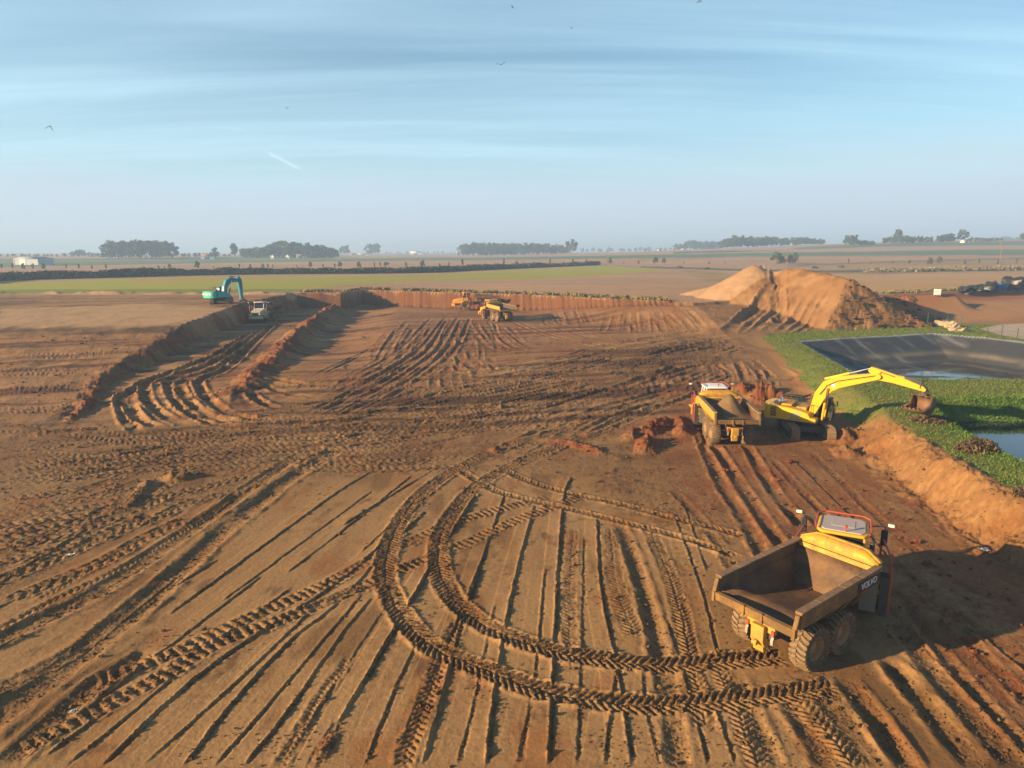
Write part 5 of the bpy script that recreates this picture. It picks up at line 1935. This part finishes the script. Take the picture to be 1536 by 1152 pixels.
def tree(kind, loc, h, label, group=None, wide=1.0, cat='tree', name=None, mat=None):
    cs, tr = PROTO[kind]
    t = thing(name or {'round': 'broadleaf_tree', 'tall': 'poplar_tree', 'bush': 'bushy_tree'}[kind], label, cat, loc, random.uniform(0, 6.28), group)
    t.scale = (h * wide, h * wide, h)
    c = put('crown', random.choice(cs), t)
    put('trunk', tr, t)
    if mat:
        c.material_slots[0].link = 'OBJECT'
        c.material_slots[0].material = mat
    return t


def ground_at_dist(u, dist):
    """point on the land under photo column u at a given distance"""
    d = ray_dir(u, 378)
    k = dist / d[1]
    x, y = d[0] * k, dist
    return (x, y, ground_z(x, y) - .15)


def px_h(px, dist):
    return px * dist / FPX


def wood(u0, u1, top, dist, n, kinds, label, group, hj=.12, depth=40, wide=1.0):
    for k in range(n):
        u = u0 + (u1 - u0) * (k + random.uniform(.1, .9)) / n
        dd = dist + random.uniform(0, depth)
        loc = ground_at_dist(u, dd)
        tv = np.interp(u, [a for a, _ in top], [b for _, b in top])
        # height that reaches the photographed skyline
        d = ray_dir(u, tv)
        ztop = CAM_H + d[2] / d[1] * dd
        h = max(3.5, (ztop - loc[2]) * random.uniform(1 - hj, 1.03))
        tree(random.choice(kinds), loc, h, label, group, wide * random.uniform(.85, 1.2))


wood(158, 257, [(155, 371), (165, 362), (245, 361), (257, 366)], 640, 26, ['tall', 'tall', 'round'], 'tall tree in the square plantation left of the teal excavator, on the skyline', 'trees of the square plantation', .05, 30, 1.15)
wood(362, 506, [(360, 372), (390, 369), (420, 361), (450, 362), (480, 367), (506, 373)], 690, 34, ['round', 'bush'], 'rounded tree in the dark wood behind the white gables', 'trees of the wood behind the gables', .12, 40, 1.0)
wood(690, 852, [(685, 366), (720, 363), (780, 364), (850, 366)], 900, 40, ['round', 'bush'], 'tree in the flat-topped wood at the middle of the skyline', 'trees of the middle wood', .10, 50)
tree('round', ground_at_dist(857, 880), px_h(21, 880), 'taller round tree at the right end of the middle wood')
wood(1078, 1182, [(1075, 362), (1100, 353), (1130, 354), (1160, 355), (1182, 357)], 840, 26, ['round', 'bush'], 'tree in the long dark wood left of the skyline gap, above the spoil heap', 'trees of the wood above the spoil heap', .12, 40)
wood(1187, 1236, [(1187, 354), (1210, 356), (1236, 358)], 850, 12, ['round', 'bush'], 'tree in the short wood right of the skyline gap', 'trees of the short wood', .10, 30)
wood(1012, 1076, [(1010, 366), (1040, 359), (1076, 362)], 1150, 14, ['round', 'bush'], 'pale hazy tree left of the long dark wood', 'hazy trees beside the long wood', .15, 60)
wood(1268, 1284, [(1268, 353), (1284, 352)], 700, 4, ['round'], 'tree in the first small clump right of the short wood', 'trees of the first small clump', .08, 20)
wood(1286, 1310, [(1286, 359), (1310, 361)], 700, 6, ['bush'], 'low bush beside the first small clump', 'low bushes by the first clump', .15, 20)
wood(1322, 1338, [(1322, 357), (1338, 355)], 720, 4, ['round'], 'low tree just left of the highest tree on the right skyline', 'low trees beside the highest tree', .08, 20)
tree('round', ground_at_dist(1344, 710), px_h(22, 710), 'highest tree on the right skyline, among lower ones', wide=.9)
wood(1352, 1398, [(1352, 353), (1398, 355)], 730, 11, ['round', 'bush'], 'tree in the long low row right of the highest tree', 'trees of the long low row', .12, 30)
wood(1402, 1428, [(1402, 353), (1428, 350)], 730, 7, ['round'], 'tree in the second clump on the right skyline', 'trees of the second clump', .10, 25)
tree('round', ground_at_dist(1441, 715), px_h(19, 715), 'single tall tree beside the small pale farmhouse on the right skyline')
wood(1450, 1500, [(1450, 355), (1500, 357)], 735, 13, ['bush', 'round'], 'low tree in the row right of the small farmhouse', 'trees right of the farmhouse', .15, 25)
wood(1528, 1560, [(1528, 350), (1560, 348)], 760, 6, ['round'], 'tree at the right edge of the skyline', 'trees at the right edge', .1, 25)
wood(1470, 1600, [(1470, 355), (1600, 352)], 1400, 16, ['round', 'bush'], 'very pale tree in the hazy row behind the right skyline', 'very hazy trees at the right', .15, 60)
wood(-30, 152, [(-30, 384), (30, 380), (90, 380), (120, 374), (152, 379)], 760, 26, ['bush', 'round'], 'low tree behind the white barn at the left', 'trees behind the white barn', .2, 60)
wood(262, 345, [(262, 379), (300, 378), (315, 379), (345, 380)], 760, 13, ['bush', 'round'], 'low tree between the plantation and the brown roofed house', 'low trees by the brown roofed house', .2, 50)
tree('round', ground_at_dist(322, 690), px_h(16, 690), 'round tree right behind the brown roofed house')
tree('tall', ground_at_dist(352, 700), px_h(23, 700), 'slim high tree at the left end of the wood behind the gables', wide=1.2)
wood(508, 524, [(508, 372), (524, 366)], 1150, 4, ['tall', 'round'], 'hazy tree right after the wood behind the gables', 'hazy trees after the wood', .1, 40)
wood(552, 569, [(552, 367), (569, 365)], 1150, 5, ['tall', 'round'], 'hazy slim tree in the pair right of the white farm', 'hazy slim trees by the farm', .06, 30, 1.1)
wood(575, 685, [(575, 377), (685, 377)], 1700, 14, ['bush', 'round'], 'very faint tree between the farm and the middle wood', 'faint trees of the middle distance', .3, 100)
wood(870, 1010, [(870, 371), (1010, 370)], 1700, 18, ['bush', 'round'], 'very faint tree right of the middle wood', 'faint trees right of the middle wood', .3, 100)
# round green clump behind the spoil heap
for k, (u, wpx, lab) in enumerate(((1166, 22, 'left round bush of the pair behind the spoil heap crest'), (1190, 22, 'right round bush of the pair behind the spoil heap crest'))):
    dd = 395
    loc = ground_at_dist(u, dd)
    tree('bush', loc, px_h(18.5, dd), lab, None, px_h(wpx, dd) / px_h(18.5, dd) * .9, 'bush', 'round_bush')
tree('bush', ground_at_dist(579, 420), px_h(5.5, 420), 'single dark bush alone in the pale field beyond the hedge', None, 1.6, 'bush', 'field_bush')

# young trees in a row
ur = 3.0
k = 0
while ur < 1560:
    v = np.interp(ur, [0, 400, 640, 800, 900, 1100, 1340, 1536], [404.0, 402.5, 401.0, 397.5, 396, 396.5, 396, 397])
    if not (1095 < ur < 1215) and random.random() > .13:
        p = G(ur, v)
        hpx = random.choice([4.5, 6, 7.5, 8.5, 10.5]) * random.uniform(.85, 1.15) * (1.25 if ur < 120 else 1)
        dist = p[1]
        tree(random.choice(['tall', 'round']), (p[0], p[1], ground_z(p[0], p[1]) - .1), hpx * dist / FPX,
             'thin young tree in the long planted row across the pale field', 'young trees of the planted row', random.uniform(.55, .95), 'young tree', 'young_tree', LEAF_Y)
    ur += random.choice([9, 14, 17, 19, 24]) * random.uniform(.8, 1.15) * (1.0 if ur < 850 else 1.5)
    k += 1


def hedge(label, pts_px, hpx, n, mat, name='hedge', cat='hedge', size=.5, width=1.6, seed=1):
    rgh = np.random.default_rng(seed)
    W = np.array([G(u, v) for u, v in pts_px])
    C = catmull(W[:, :2], 2.0)
    L = np.concatenate([[0], np.cumsum(np.hypot(*np.diff(C, axis=0).T))])
    q = rgh.uniform(0, L[-1], n)
    x = np.interp(q, L, C[:, 0]) + rgh.normal(0, width * .4, n)
    y = np.interp(q, L, C[:, 1]) + rgh.normal(0, width * .4, n)
    hs = np.interp(q / L[-1], np.linspace(0, 1, len(hpx)), hpx)
    dist = np.interp(q, L, C[:, 1])
    H = hs * dist / FPX * (.78 + .55 * vnoise(q * .22, q * 0, seed))
    z0 = np.array([ground_z(a, b) for a, b in zip(x, y)])
    P = np.stack([x, y, z0 + H * rgh.uniform(0.02, 1, n) ** .8], -1)
    o = put(name, card_mesh(name, *cards(P, size * rgh.uniform(.6, 1.3, n), rgh), mat))
    return tag(o, label, cat)


hedge('long dark hedge between the yellow green crop and the pale field', [(-120, 432), (0, 421), (160, 416.5), (270, 413.5), (400, 411.5), (540, 410.5), (640, 409), (690, 406.5), (800, 401.5), (897, 397.6)], (12, 10.5, 9, 7, 6.2, 5.6, 5, 4), 30000, HEDGE, size=.85, width=2.4, seed=4)
hedge('low scrubby verge of bushes behind the stubble field at the right', [(1305, 408.5), (1370, 407.5), (1440, 406), (1536, 405), (1640, 404)], (5, 5, 5.5, 5, 5), 3000, TUSS, 'scrub_verge', 'scrub', .55, 5.0, 6)
for k, (u, v, w_, h_) in enumerate(((1222, 403, 12, 5), (1262, 402, 12, 5), (1316, 407, 12, 7), (1360, 407, 14, 5), (1390, 407, 10, 5), (1440, 405, 16, 5), (1480, 404, 12, 6), (1520, 404, 14, 6), (1060, 404, 10, 4), (1020, 402, 10, 4))):
    p = G(u, v)
    tree('bush', (p[0], p[1], ground_z(p[0], p[1]) - .1), px_h(h_, p[1]), 'low green bush in the scrubby verge behind the stubble', 'bushes of the scrubby verge', w_ / h_ * .8, 'bush', 'verge_bush', LEAF_Y)

# tussocks along the top of the cut face
def tussocks():
    rgt = np.random.default_rng(8)
    n = 9000
    x = np.concatenate([rgt.uniform(-46, 28, n), rgt.uniform(72, 135, n // 2)])
    y = np.interp(x, EDGE_X, EDGE_Y) + 3.2 + rgt.normal(0, .8, len(x))
    keep = (vnoise(x * .9, y * .6, 230) > .35) & (y < 176) & ((x < 40) | (x > 78))
    x, y = x[keep], y[keep]
    z = np.array([ground_z(a, b) for a, b in zip(x, y)])
    P = np.stack([x, y, z + rgt.uniform(0, .5, len(x))], -1)
    o = put('dry_tussocks', card_mesh('dry_tussocks', *cards(P, rgt.uniform(.16, .32, len(P)), rgt, .75, 2.2), TUSS))
    tag(o, 'dry grass tussocks along the top of the cut earth face', None, None, 'stuff')


tussocks()


# turf and pond plants
def scatter(name, mask_fn, n, xr, yr, mat, size, up, aspect, lift, label, seed, tri=True):
    rgs = np.random.default_rng(seed)
    y = rgs.uniform(*yr, n); x = rgs.uniform(*xr, n)
    i = np.clip(np.searchsorted(y_rows, y), 0, NR - 1); j = np.clip(np.searchsorted(s_cols, x / (y + APEX)), 0, NC - 1)
    w = mask_fn(i, j, x, y)
    k = rgs.uniform(size=n) < w
    x, y, i, j = x[k], y[k], i[k], j[k]
    P = np.stack([X[i, j], Y[i, j], Z[i, j] + lift * rgs.uniform(0, 1, len(x))], -1)
    # small jitter so that the blades do not sit in rows
    P[:, 0] += rgs.normal(0, .05, len(x)); P[:, 1] += rgs.normal(0, .08, len(x))
    o = put(name, card_mesh(name, *cards(P, rgs.uniform(*size, len(P)), rgs, up, aspect, tri), mat))
    return tag(o, label, None, None, 'stuff')


scatter('turf', lambda i, j, x, y: GRASS[i, j] * (DPOND[i, j] < -1.6) * (.35 + .9 * vnoise(x * .6, y * .6, 3)), 260000, (24, 80), (27, 114), TURF, (.035, .08), .78, 2.2, .02, 'short mown grass on the banks round the two basins', 15)
scatter('pond_plants', lambda i, j, x, y: ss(-3.6, -1.6, DPOND[i, j] + 2.2 * (vnoise(x * .6, y * .6, 7) - .5)) * ss(.35, -.5, DPOND[i, j]) * (.25 + .9 * vnoise(x * .8, y * .8, 5)), 300000, (24, 70), (30, 62), LUSH, (.035, .09), .66, 2.4, .18, 'thick bright green plants round the pond at the right edge', 16)

# clods on the disturbed earth
def clods(name, n, weight, mat, label, seed, yr, smax):
    rgc = np.random.default_rng(seed)
    base = np.array([(1, 0, 0), (-1, 0, 0), (0, 1, 0), (0, -1, 0), (0, 0, 1), (0, 0, -1), (.6, .6, .6), (-.6, .6, .55), (.6, -.6, .5), (-.6, -.6, .6)], float)
    fc = [(0, 6, 4), (0, 8, 4), (1, 7, 4), (1, 9, 4), (2, 6, 4), (2, 7, 4), (3, 8, 4), (3, 9, 4), (0, 6, 2), (0, 8, 3), (1, 7, 2), (1, 9, 3), (0, 2, 5), (2, 1, 5), (1, 3, 5), (3, 0, 5)]
    y = yr[0] * (yr[1] / yr[0]) ** rgc.uniform(0, 1, n)
    x = (y + APEX) * rgc.uniform(-.85, .85, n)
    i = np.clip(np.searchsorted(y_rows, y), 0, NR - 1); j = np.clip(np.searchsorted(s_cols, x / (y + APEX)), 0, NC - 1)
    k = rgc.uniform(size=n) < weight(i, j)
    i, j, x, y = i[k], j[k], x[k], y[k]
    m = len(i)
    s = np.minimum(smax, .013 * np.exp(rgc.exponential(.62, m))) * (1 + y / 60)
    sh = s[:, None, None] * rgc.uniform(.6, 1.25, (m, 10, 1)) * base[None]
    an = rgc.uniform(0, 6.28, m)
    c, s_ = np.cos(an)[:, None], np.sin(an)[:, None]
    V = np.stack([sh[..., 0] * c - sh[..., 1] * s_, sh[..., 0] * s_ + sh[..., 1] * c, sh[..., 2] * .75], -1)
    V += np.stack([x, y, Z[i, j] + s * .25], -1)[:, None, :]
    F = (np.array(fc)[None] + (np.arange(m) * 10)[:, None, None]).reshape(-1, 3)
    me_ = bpy.data.meshes.new(name)
    me_.from_pydata(V.reshape(-1, 3).tolist(), [], F.tolist())
    me_.materials.append(mat)
    tag(put(name, me_), label, None, None, 'stuff')
    print(name, m)


soilmask = np.zeros((NR, NC), np.float32)
soilmask[bl] = soilm
soilmask *= 1 - HEAP
clods('earth_clods', 60000, lambda i, j: soilmask[i, j] * (.004 + .75 * np.clip(CHURN_SHADE[i, j], 0, 1) ** 1.6), CLODM, 'loose brown clods scattered over the churned earth', 31, (15, 110), .075)
clods('soil_crumbs', 90000, lambda i, j: soilmask[i, j] * (.14 * ss(.55, .75, vnoise(X[i, j] * .35, Y[i, j] * .35, 40)) + .5 * np.clip(CHURN_SHADE[i, j], 0, 1) ** 1.5), CLODM, 'small crumbs and stones of dry earth over the near ground', 33, (15, 48), .03)
clods('heap_clods', 90000, lambda i, j: HST[i, j] * .5, CLODM, 'loose clods rolled down the steep face of the big spoil heap', 34, (96, 135), .16)
clods('red_clods', 60000, lambda i, j: soilmask[i, j] * np.clip(RED[i, j] - .35, 0, 1) * (.2 + .9 * np.clip(CHURN_SHADE[i, j] + near_berm[i, j] + near_scarp[i, j], 0, 1)), CLODR, 'loose red clods on the clay heaps, berm and scarp', 32, (15, 150), .15)


# water
def sheet(name, poly, z, mat, kind='structure'):
    m = MB()
    n = len(poly)
    m.add([(x, y, z) for x, y in poly], [tuple(range(n))])
    o = m.build(name, mat)
    return tag(o, None, None, None, kind)


def water_mat(name, c, rough, bump):
    m, t, b = new_mat(name)
    b.inputs['Base Color'].default_value = (*c, 1)
    b.inputs['Roughness'].default_value = rough
    b.inputs['IOR'].default_value = 1.33
    b.inputs['Specular IOR Level'].default_value = .6
    geo = t.nodes.new('ShaderNodeNewGeometry')
    n1 = N(t, 'ShaderNodeTexNoise', i_Scale=1.2, i_Detail=3.0)
    t.links.new(geo.outputs['Position'], n1.inputs['Vector'])
    bp = t.nodes.new('ShaderNodeBump')
    bp.inputs['Strength'].default_value = bump
    bp.inputs['Distance'].default_value = .03
    t.links.new(n1.outputs['Fac'], bp.inputs['Height'])
    t.links.new(bp.outputs[0], b.inputs['Normal'])
    return m


sheet('pond_water', [(28, 32), (64, 30), (66, 55.5), (31, 55.5)], .62, water_mat('dark_pond_water', (.008, .016, .020), .02, .08))
sheet('basin_water', [(36, 66), (82, 66), (78, 80), (66, 96), (46, 94)], -.85, water_mat('shallow_basin_water', (.022, .021, .02), .06, .1))

# ------------------------------------------------------------------ buildings on the skyline
def house(name, label, u, v, wpx, hpx, rot_, wall='wall', roof='tile', ratio=1.4, dist=None, group=None, cat='house', doors=True):
    p = G(u, v) if dist is None else np.array(ground_at_dist(u, dist))
    d = p[1]
    w = wpx * d / FPX; h = hpx * d / FPX
    t = thing(name, label, cat, (p[0], p[1], p[2] - .1), rot_, group)
    L_ = w * ratio
    eave = h * .52
    m = MB()
    m.prism([(-w / 2, 0), (w / 2, 0), (w / 2, eave), (0, h * .96), (-w / 2, eave)], -L_ / 2, L_ / 2)
    wo = m.build('wall', M[wall], t)
    for s in (-1, 1):
        r = MB()
        a, b = (s * (w / 2 + .25), eave - .18), (0, h * .96 + .05)
        r.add([(-L_ / 2 - .2, *a), (L_ / 2 + .2, *a), (L_ / 2 + .2, *b), (-L_ / 2 - .2, *b)], [(0, 1, 2, 3)])
        r.build('roof', M[roof], t, solid=.16)
    if doors:
        for k in range(3):
            y = -w * .28 + w * .28 * k
            q = MB()
            q.box(-L_ / 2 - .06, -L_ / 2 + .02, y - .45, y + .45, eave * .35, eave * .75)
            q.build('window', M['glass'], t)
        q = MB()
        for s in (-1, 1):
            q.box(-L_ * .2, L_ * .2, s * w / 2 - .06, s * w / 2 + .06, .1, eave * .7)
        q.build('door', M['dark'], t)
    return t


house('gabled_house', 'leftmost white gabled house below the dark wood', 410.5, 387.5, 5, 5.5, R(75))
house('gabled_house', 'middle white gabled house below the dark wood', 433, 387.3, 6, 5.5, R(80))
house('gabled_house', 'rightmost and largest white gabled house below the dark wood', 451, 387.3, 8, 6.0, R(20))
house('farmhouse', 'house with a wide brown roof left of the dark wood', 312, 388.6, 14, 8, R(15), 'wall', 'tile', 1.2)
house('farm_building', 'long low white farm building right of the dark wood', 545, 382.0, 9, 3.6, R(8), 'wall', 'wall_grey', 1.7, 1060)
house('farm_building', 'small white farm building left of the long low one', 529, 382.0, 6, 3.2, R(8), 'wall', 'tile', 1.2, 1050)
house('farm_building', 'faint white farm building in the haze left of the middle wood', 624, 380, 13, 5, R(5), 'wall', 'wall', 1.2, 1350)
house('farm_building', 'white building at the left end of the distant row over the spoil heap', 989, 373.5, 4, 2.6, R(10), 'wall', 'wall_grey', 1.6, 1000)
house('farm_building', 'long white shed in the distant row over the spoil heap', 1008, 373, 11, 1.8, R(95), 'wall', 'wall_grey', .5, 1010)
house('farm_building', 'white building at the right end of the distant row over the spoil heap', 1025, 372.5, 4, 2.6, R(10), 'wall', 'wall_grey', 1.4, 1000)
house('farmhouse', 'small pale farmhouse with a tan roof on the right skyline', 1445, 362, 7, 5, R(15), 'wall', 'tile', 1.3, 705)
p = G(52, 397)
t = thing('barn', 'big white barn with one sunlit end among the fields at the left', 'barn', (p[0], p[1], p[2] - .1), R(-10))
k_ = p[1] / FPX
m = MB(); m.prism([(-6, 0), (6, 0), (6, 9 * k_), (0, 11.2 * k_), (-6, 9 * k_)], -20 * k_, 20 * k_); m.build('wall', M['wall_grey'], t)
m = MB(); m.prism([(-6.2, 0), (6.2, 0), (6.2, 9 * k_), (0, 11.4 * k_), (-6.2, 9 * k_)], -20 * k_ - .3, -20 * k_ - .05); m.build('gable_wall', M['wall'], t)
for s in (-1, 1):
    r = MB(); r.add([(-20.2 * k_, s * 6.4, 8.9 * k_), (20.2 * k_, s * 6.4, 8.9 * k_), (20.2 * k_, 0, 11.5 * k_), (-20.2 * k_, 0, 11.5 * k_)], [(0, 1, 2, 3)]); r.build('roof', M['wall_grey'], t, solid=.15)
m = MB(); m.prism([(-6.15, .1), (6.15, .1), (6.15, 8.6 * k_), (-6.15, 8.6 * k_)], -20 * k_ * .55, -20 * k_ * .05); m.build('side_cladding', M['wall'], t)


def pole(label, u, v, hpx, arm=True):
    p = G(u, v)
    h = hpx * p[1] / FPX
    t = thing('utility_pole', label, 'utility pole', (p[0], p[1], ground_z(p[0], p[1]) - .2), 0)
    m = MB(); m.tube([(0, 0, 0), (0, 0, h)], .24, 8, .16); m.build('post', M['wood'], t)
    m = MB(); m.box(-1.3, 1.3, -.09, .09, h - .75, h - .55); m.box(-.6, .6, -.09, .09, h - .1, h + .06); m.build('crossarm', M['wood'], t)
    for x in (-1.1, 0, 1.1):
        m = MB(); m.tube([(x, 0, h - .55), (x, 0, h - .25)], .09, 6); m.build('insulator', M['wall_grey'], t)


pole('tall dark utility pole standing in the straw field at the far right', 1499, 401.5, 37)
pole('utility pole in front of the round bushes behind the heap', 1180, 399.5, 25)
pole('thin utility pole near the tip of the yellow green field', 910, 395.5, 20)
pole('thin utility pole right of the yellow green field, midway to the heap', 1010, 394, 21)
pole('thin utility pole beyond the field, left of the middle one', 968, 391, 17)

# ------------------------------------------------------------------ small things on the right
def lump(name, label, cat, loc, r, mat, seed, parent=None, group=None, n=14):
    m = MB()
    rgl = np.random.default_rng(seed)
    vs_, fs = [], []
    for j in range(n + 1):
        a = math.pi * j / n
        for i in range(n * 2):
            b = math.pi * i / n
            q = np.array([math.sin(a) * math.cos(b), math.sin(a) * math.sin(b), math.cos(a)])
            k = 1 + 1.3 * float(fbm(np.array([q[0] * 1.6 + seed]), np.array([q[1] * 1.6 + q[2] * 2.1]), 3, seed)[0])
            q = np.sign(q) * np.abs(q) ** .8 * k
            vs_.append((q[0] * r[0], q[1] * r[1], q[2] * r[2]))
    w = n * 2
    for j in range(n):
        for i in range(w):
            fs.append((j * w + i, (j + 1) * w + i, (j + 1) * w + (i + 1) % w, j * w + (i + 1) % w))
    m.add(vs_, fs)
    o = m.build(name, M[mat], parent, sharp=28)
    o.location = (loc[0], loc[1], loc[2] + r[2] * .55)
    o.rotation_euler = (0, 0, rgl.uniform(0, 3))
    return tag(o, label, cat, group)


for k, (u, v, rx, rz_, lab) in enumerate(((1412, 488, .95, .55, 'pale boulder at the left end of the rocks by the grass strip'), (1421, 492, .5, .4, 'smallest pale boulder, in the middle of the rocks by the grass strip'), (1428, 492, .85, .6, 'tallest pale boulder of the rocks by the grass strip'), (1433, 497, 1.0, .35, 'flat pale boulder in front of the tallest rock'), (1443, 497, .8, .35, 'flat pale boulder at the right end of the rocks by the grass strip'))):
    p = at(u, v)
    lump('boulder', lab, 'rock', p, (rx, rx * .75, rz_), 'stone', 50 + k)
p = at(1405, 443.5)
t = thing('water_tank', 'small white tank standing on the red cleared earth', 'tank', p, R(-25))
m = MB(); m.box(-.62, .62, -.55, .55, .16, 1.35); m.build('container', M['white'], t, bevel=.08)
m = MB()
for x in (-.5, 0, .5):
    m.box(x - .07, x + .07, -.55, .55, 0, .15)
m.build('pallet', M['wood'], t)
m = MB()
for s in (-1, 1):
    for x in np.linspace(-.64, .64, 6):
        m.box(x - .015, x + .015, s * .565 - .015, s * .565 + .015, .15, 1.38)
for s in (-1, 1):
    for y in np.linspace(-.5, .5, 5):
        m.box(s * .645 - .015, s * .645 + .015, y - .015, y + .015, .15, 1.38)
for z in (.4, .8, 1.36):
    m.box(-.67, .67, -.60, -.572, z - .02, z + .02); m.box(-.67, .67, .572, .60, z - .02, z + .02)
m.build('cage', M['dark'], t)
m = MB(); m.tube([(0, 0, 1.34), (0, 0, 1.45)], .18, 12); m.build('lid', M['dark'], t)
for k, (u, v, rx, rz_, mt_, lab) in enumerate(((1446, 438.5, 1.6, .95, 'plastic_black', 'leftmost black wrapped heap beside the red cleared earth'), (1455, 438.0, 1.5, .95, 'plastic_black', 'second black wrapped heap, beside the leftmost one'),
                                               (1476, 436.5, 1.9, .95, 'plastic_black', 'black heap left of the blue cover'), (1486, 435.5, 1.6, 1.3, 'plastic_black', 'tall black heap touching the blue cover'), (1497, 434.5, 1.7, 1.0, 'plastic_blue', 'heap under a blue cover among the black heaps'),
                                               (1508, 434, 1.6, .9, 'plastic_black', 'low dark heap right of the blue cover'), (1518, 432.5, 2.2, 1.8, 'plastic_black', 'highest dark heap near the right edge'), (1532, 432.5, 2.0, 1.2, 'plastic_black', 'dark heap cut by the right edge of the view'))):
    p = at(u, v)
    lump('wrapped_heap', lab, 'heap', p, (rx, 1.2, rz_), mt_, 70 + k)
# green posts of the wire fence
t = thing('wire_fence', 'thin green post and wire fence beside the pale pad', 'fence', at(1441, 490))
inv = Vector(t.location)
pts = []
for u, v in ((1391, 486), (1420, 487.5), (1441, 490), (1460, 500), (1481, 499), (1502, 505), (1525, 511.5), (1550, 519), (1580, 528)):
    p = Vector(at(u, v))
    pts.append(p)
    m = MB(); m.tube([(0, 0, -.2), (0, 0, 1.75)], .05, 6)
    m.build('post', M['green_post'], t, loc=p - inv)
for z in (.25, .7, 1.15, 1.6):
    m = MB()
    m.tube([p - inv + Vector((0, 0, z)) for p in pts], .012, 4)
    m.build('wire', M['green_post'], t)

# heaps of torn roots on the grass
def brush(label, u, v, r, h, n, seed):
    p = at(u, v)
    rgb = np.random.default_rng(seed)
    q = rgb.normal(size=(n, 3)); q /= np.linalg.norm(q, axis=1)[:, None]
    q *= rgb.uniform(.2, 1.05, n)[:, None] ** .6
    q[:, 2] = np.abs(q[:, 2])
    P = q * (r, r * .7, h)
    o = put('brush_heap', card_mesh('brush_heap', *cards(P, rgb.uniform(.05, .14, n), rgb, .3, 4.0), TWIG), None, p)
    tag(o, label, 'brush heap')


brush('big heap of torn brown roots on the grass by the pond', 1466, 676, 1.25, .75, 1700, 91)
brush('dark heap of torn turf under the excavator bucket', 1398, 632, 1.5, .35, 1300, 92)
brush('small heap of roots at the right edge of the grass bank', 1534, 742, .6, .35, 500, 93)


# litter
def scrap(label, u, v, s, mat, seed):
    p = at(u, v)
    rgs = np.random.default_rng(seed)
    m = MB()
    n = 7
    vs_ = [(s * (i / n - .5) + rgs.normal(0, s * .05), s * .7 * (j / n - .5) + rgs.normal(0, s * .05), s * .22 + rgs.normal(0, s * .09)) for j in range(n + 1) for i in range(n + 1)]
    m.add(vs_, [(j * (n + 1) + i, j * (n + 1) + i + 1, (j + 1) * (n + 1) + i + 1, (j + 1) * (n + 1) + i) for j in range(n) for i in range(n)])
    o = m.build('litter', M[mat], None, solid=.01)
    o.location = p
    tag(o, label, 'litter')


scrap('crumpled white scrap on the soil at the left', 106, 832, .26, 'white', 1)
scrap('grey plastic scrap in the rut at the lower left', 110, 1065, .2, 'wall_grey', 2)
scrap('torn pale plastic in the shadow of the near dump truck', 1476, 828, .4, 'wall_grey', 3)

# ------------------------------------------------------------------ birds
def bird(label, u, v, dist, span, bank_, flap, hd, mat='bird'):
    d = ray_dir(u, v)
    P = Vector((0, 0, CAM_H)) + Vector(d) * (dist / d[1])
    m = MB()
    # one continuous body with tail and wings lofted as stations along each wing
    st = [(-.5, .01), (-.42, .05), (-.25, .03), (-.12, .06), (.05, .085), (.2, .075), (.3, .05), (.36, .05), (.42, .02), (.47, .004)]
    n = 8
    vs_ = []
    for y, r in st:
        for k in range(n):
            a = 2 * math.pi * k / n
            wx = 1.0 if y > -.3 else 2.2
            vs_.append((r * math.cos(a) * wx, y, r * math.sin(a) * (.8 if y > -.3 else .3)))
    fs = [(i * n + k, i * n + (k + 1) % n, (i + 1) * n + (k + 1) % n, (i + 1) * n + k) for i in range(len(st) - 1) for k in range(n)]
    m.add(vs_, fs)
    for s in (-1, 1):
        vs_ = []
        for q in (0, .25, .5, .8, 1.0):
            x = s * (.04 + q * .96)
            z = flap * (q * .9 if q < .5 else .45 + (q - .5) * (.2 if flap > 0 else 1.3)) * 1.0
            c = .30 * (1 - q ** 2.2) + .03
            le = .16 - .10 * max(0, q - .4)
            vs_ += [(x, le, z), (x, le - c, z - .02), (x, le - c * .4, z + .035)]
        fs = []
        for i in range(4):
            for j in range(3):
                fs.append((i * 3 + j, i * 3 + (j + 1) % 3, (i + 1) * 3 + (j + 1) % 3, (i + 1) * 3 + j))
        fs.append((12, 13, 14))
        m.add(vs_, fs)
    o = m.build('bird', M[mat])
    o.scale = (span / 2,) * 3
    o.location = P
    o.rotation_euler = (R(8), bank_, hd)
    tag(o, label, 'bird')


bird('dark bird with drooped wings, lowest and furthest left in the sky', 75, 189, 70, .85, R(10), -.9, R(70))
bird('dark bird gliding edge on in the middle left of the sky', 431, 162, 75, .8, R(-5), .12, R(95))
bird('bird with widely spread raised wings near the top middle', 752, 97, 62, .95, R(-14), .55, R(20))
bird('small bird at the top middle, above the one with spread wings', 769, 11, 80, .7, R(15), .4, R(60))
bird('tiny dark bird right of the top middle', 857, 41, 100, .6, R(10), -.3, R(80))
bird('pale bird cut by the top edge, furthest right', 1050, 2, 70, .85, R(25), .7, R(120), 'bird_pale')
bird('dark speck of a bird at the top edge left of the pale one', 882, -1, 95, .7, R(10), .3, R(40))

# ------------------------------------------------------------------ morning haze
def haze():
    m = MB()
    m.box(-9500, 9500, -60, 9500, -3, HAZE_TOP)
    o = m.build('haze', bpy.data.materials.new('morning_haze'))
    mt_ = o.data.materials[0]
    mt_.use_nodes = True
    t = mt_.node_tree
    t.nodes.clear()
    pv = t.nodes.new('ShaderNodeVolumePrincipled')
    pv.inputs['Color'].default_value = (.50, .70, 1.0, 1)
    pv.inputs['Density'].default_value = HAZE_D
    pv.inputs['Anisotropy'].default_value = .1
    out = t.nodes.new('ShaderNodeOutputMaterial')
    t.links.new(pv.outputs[0], out.inputs['Volume'])
    tag(o, None, None, None, 'stuff')


HAZE_TOP, HAZE_D = 62.0, .00066
haze()
print('all', time.time() - _t0)
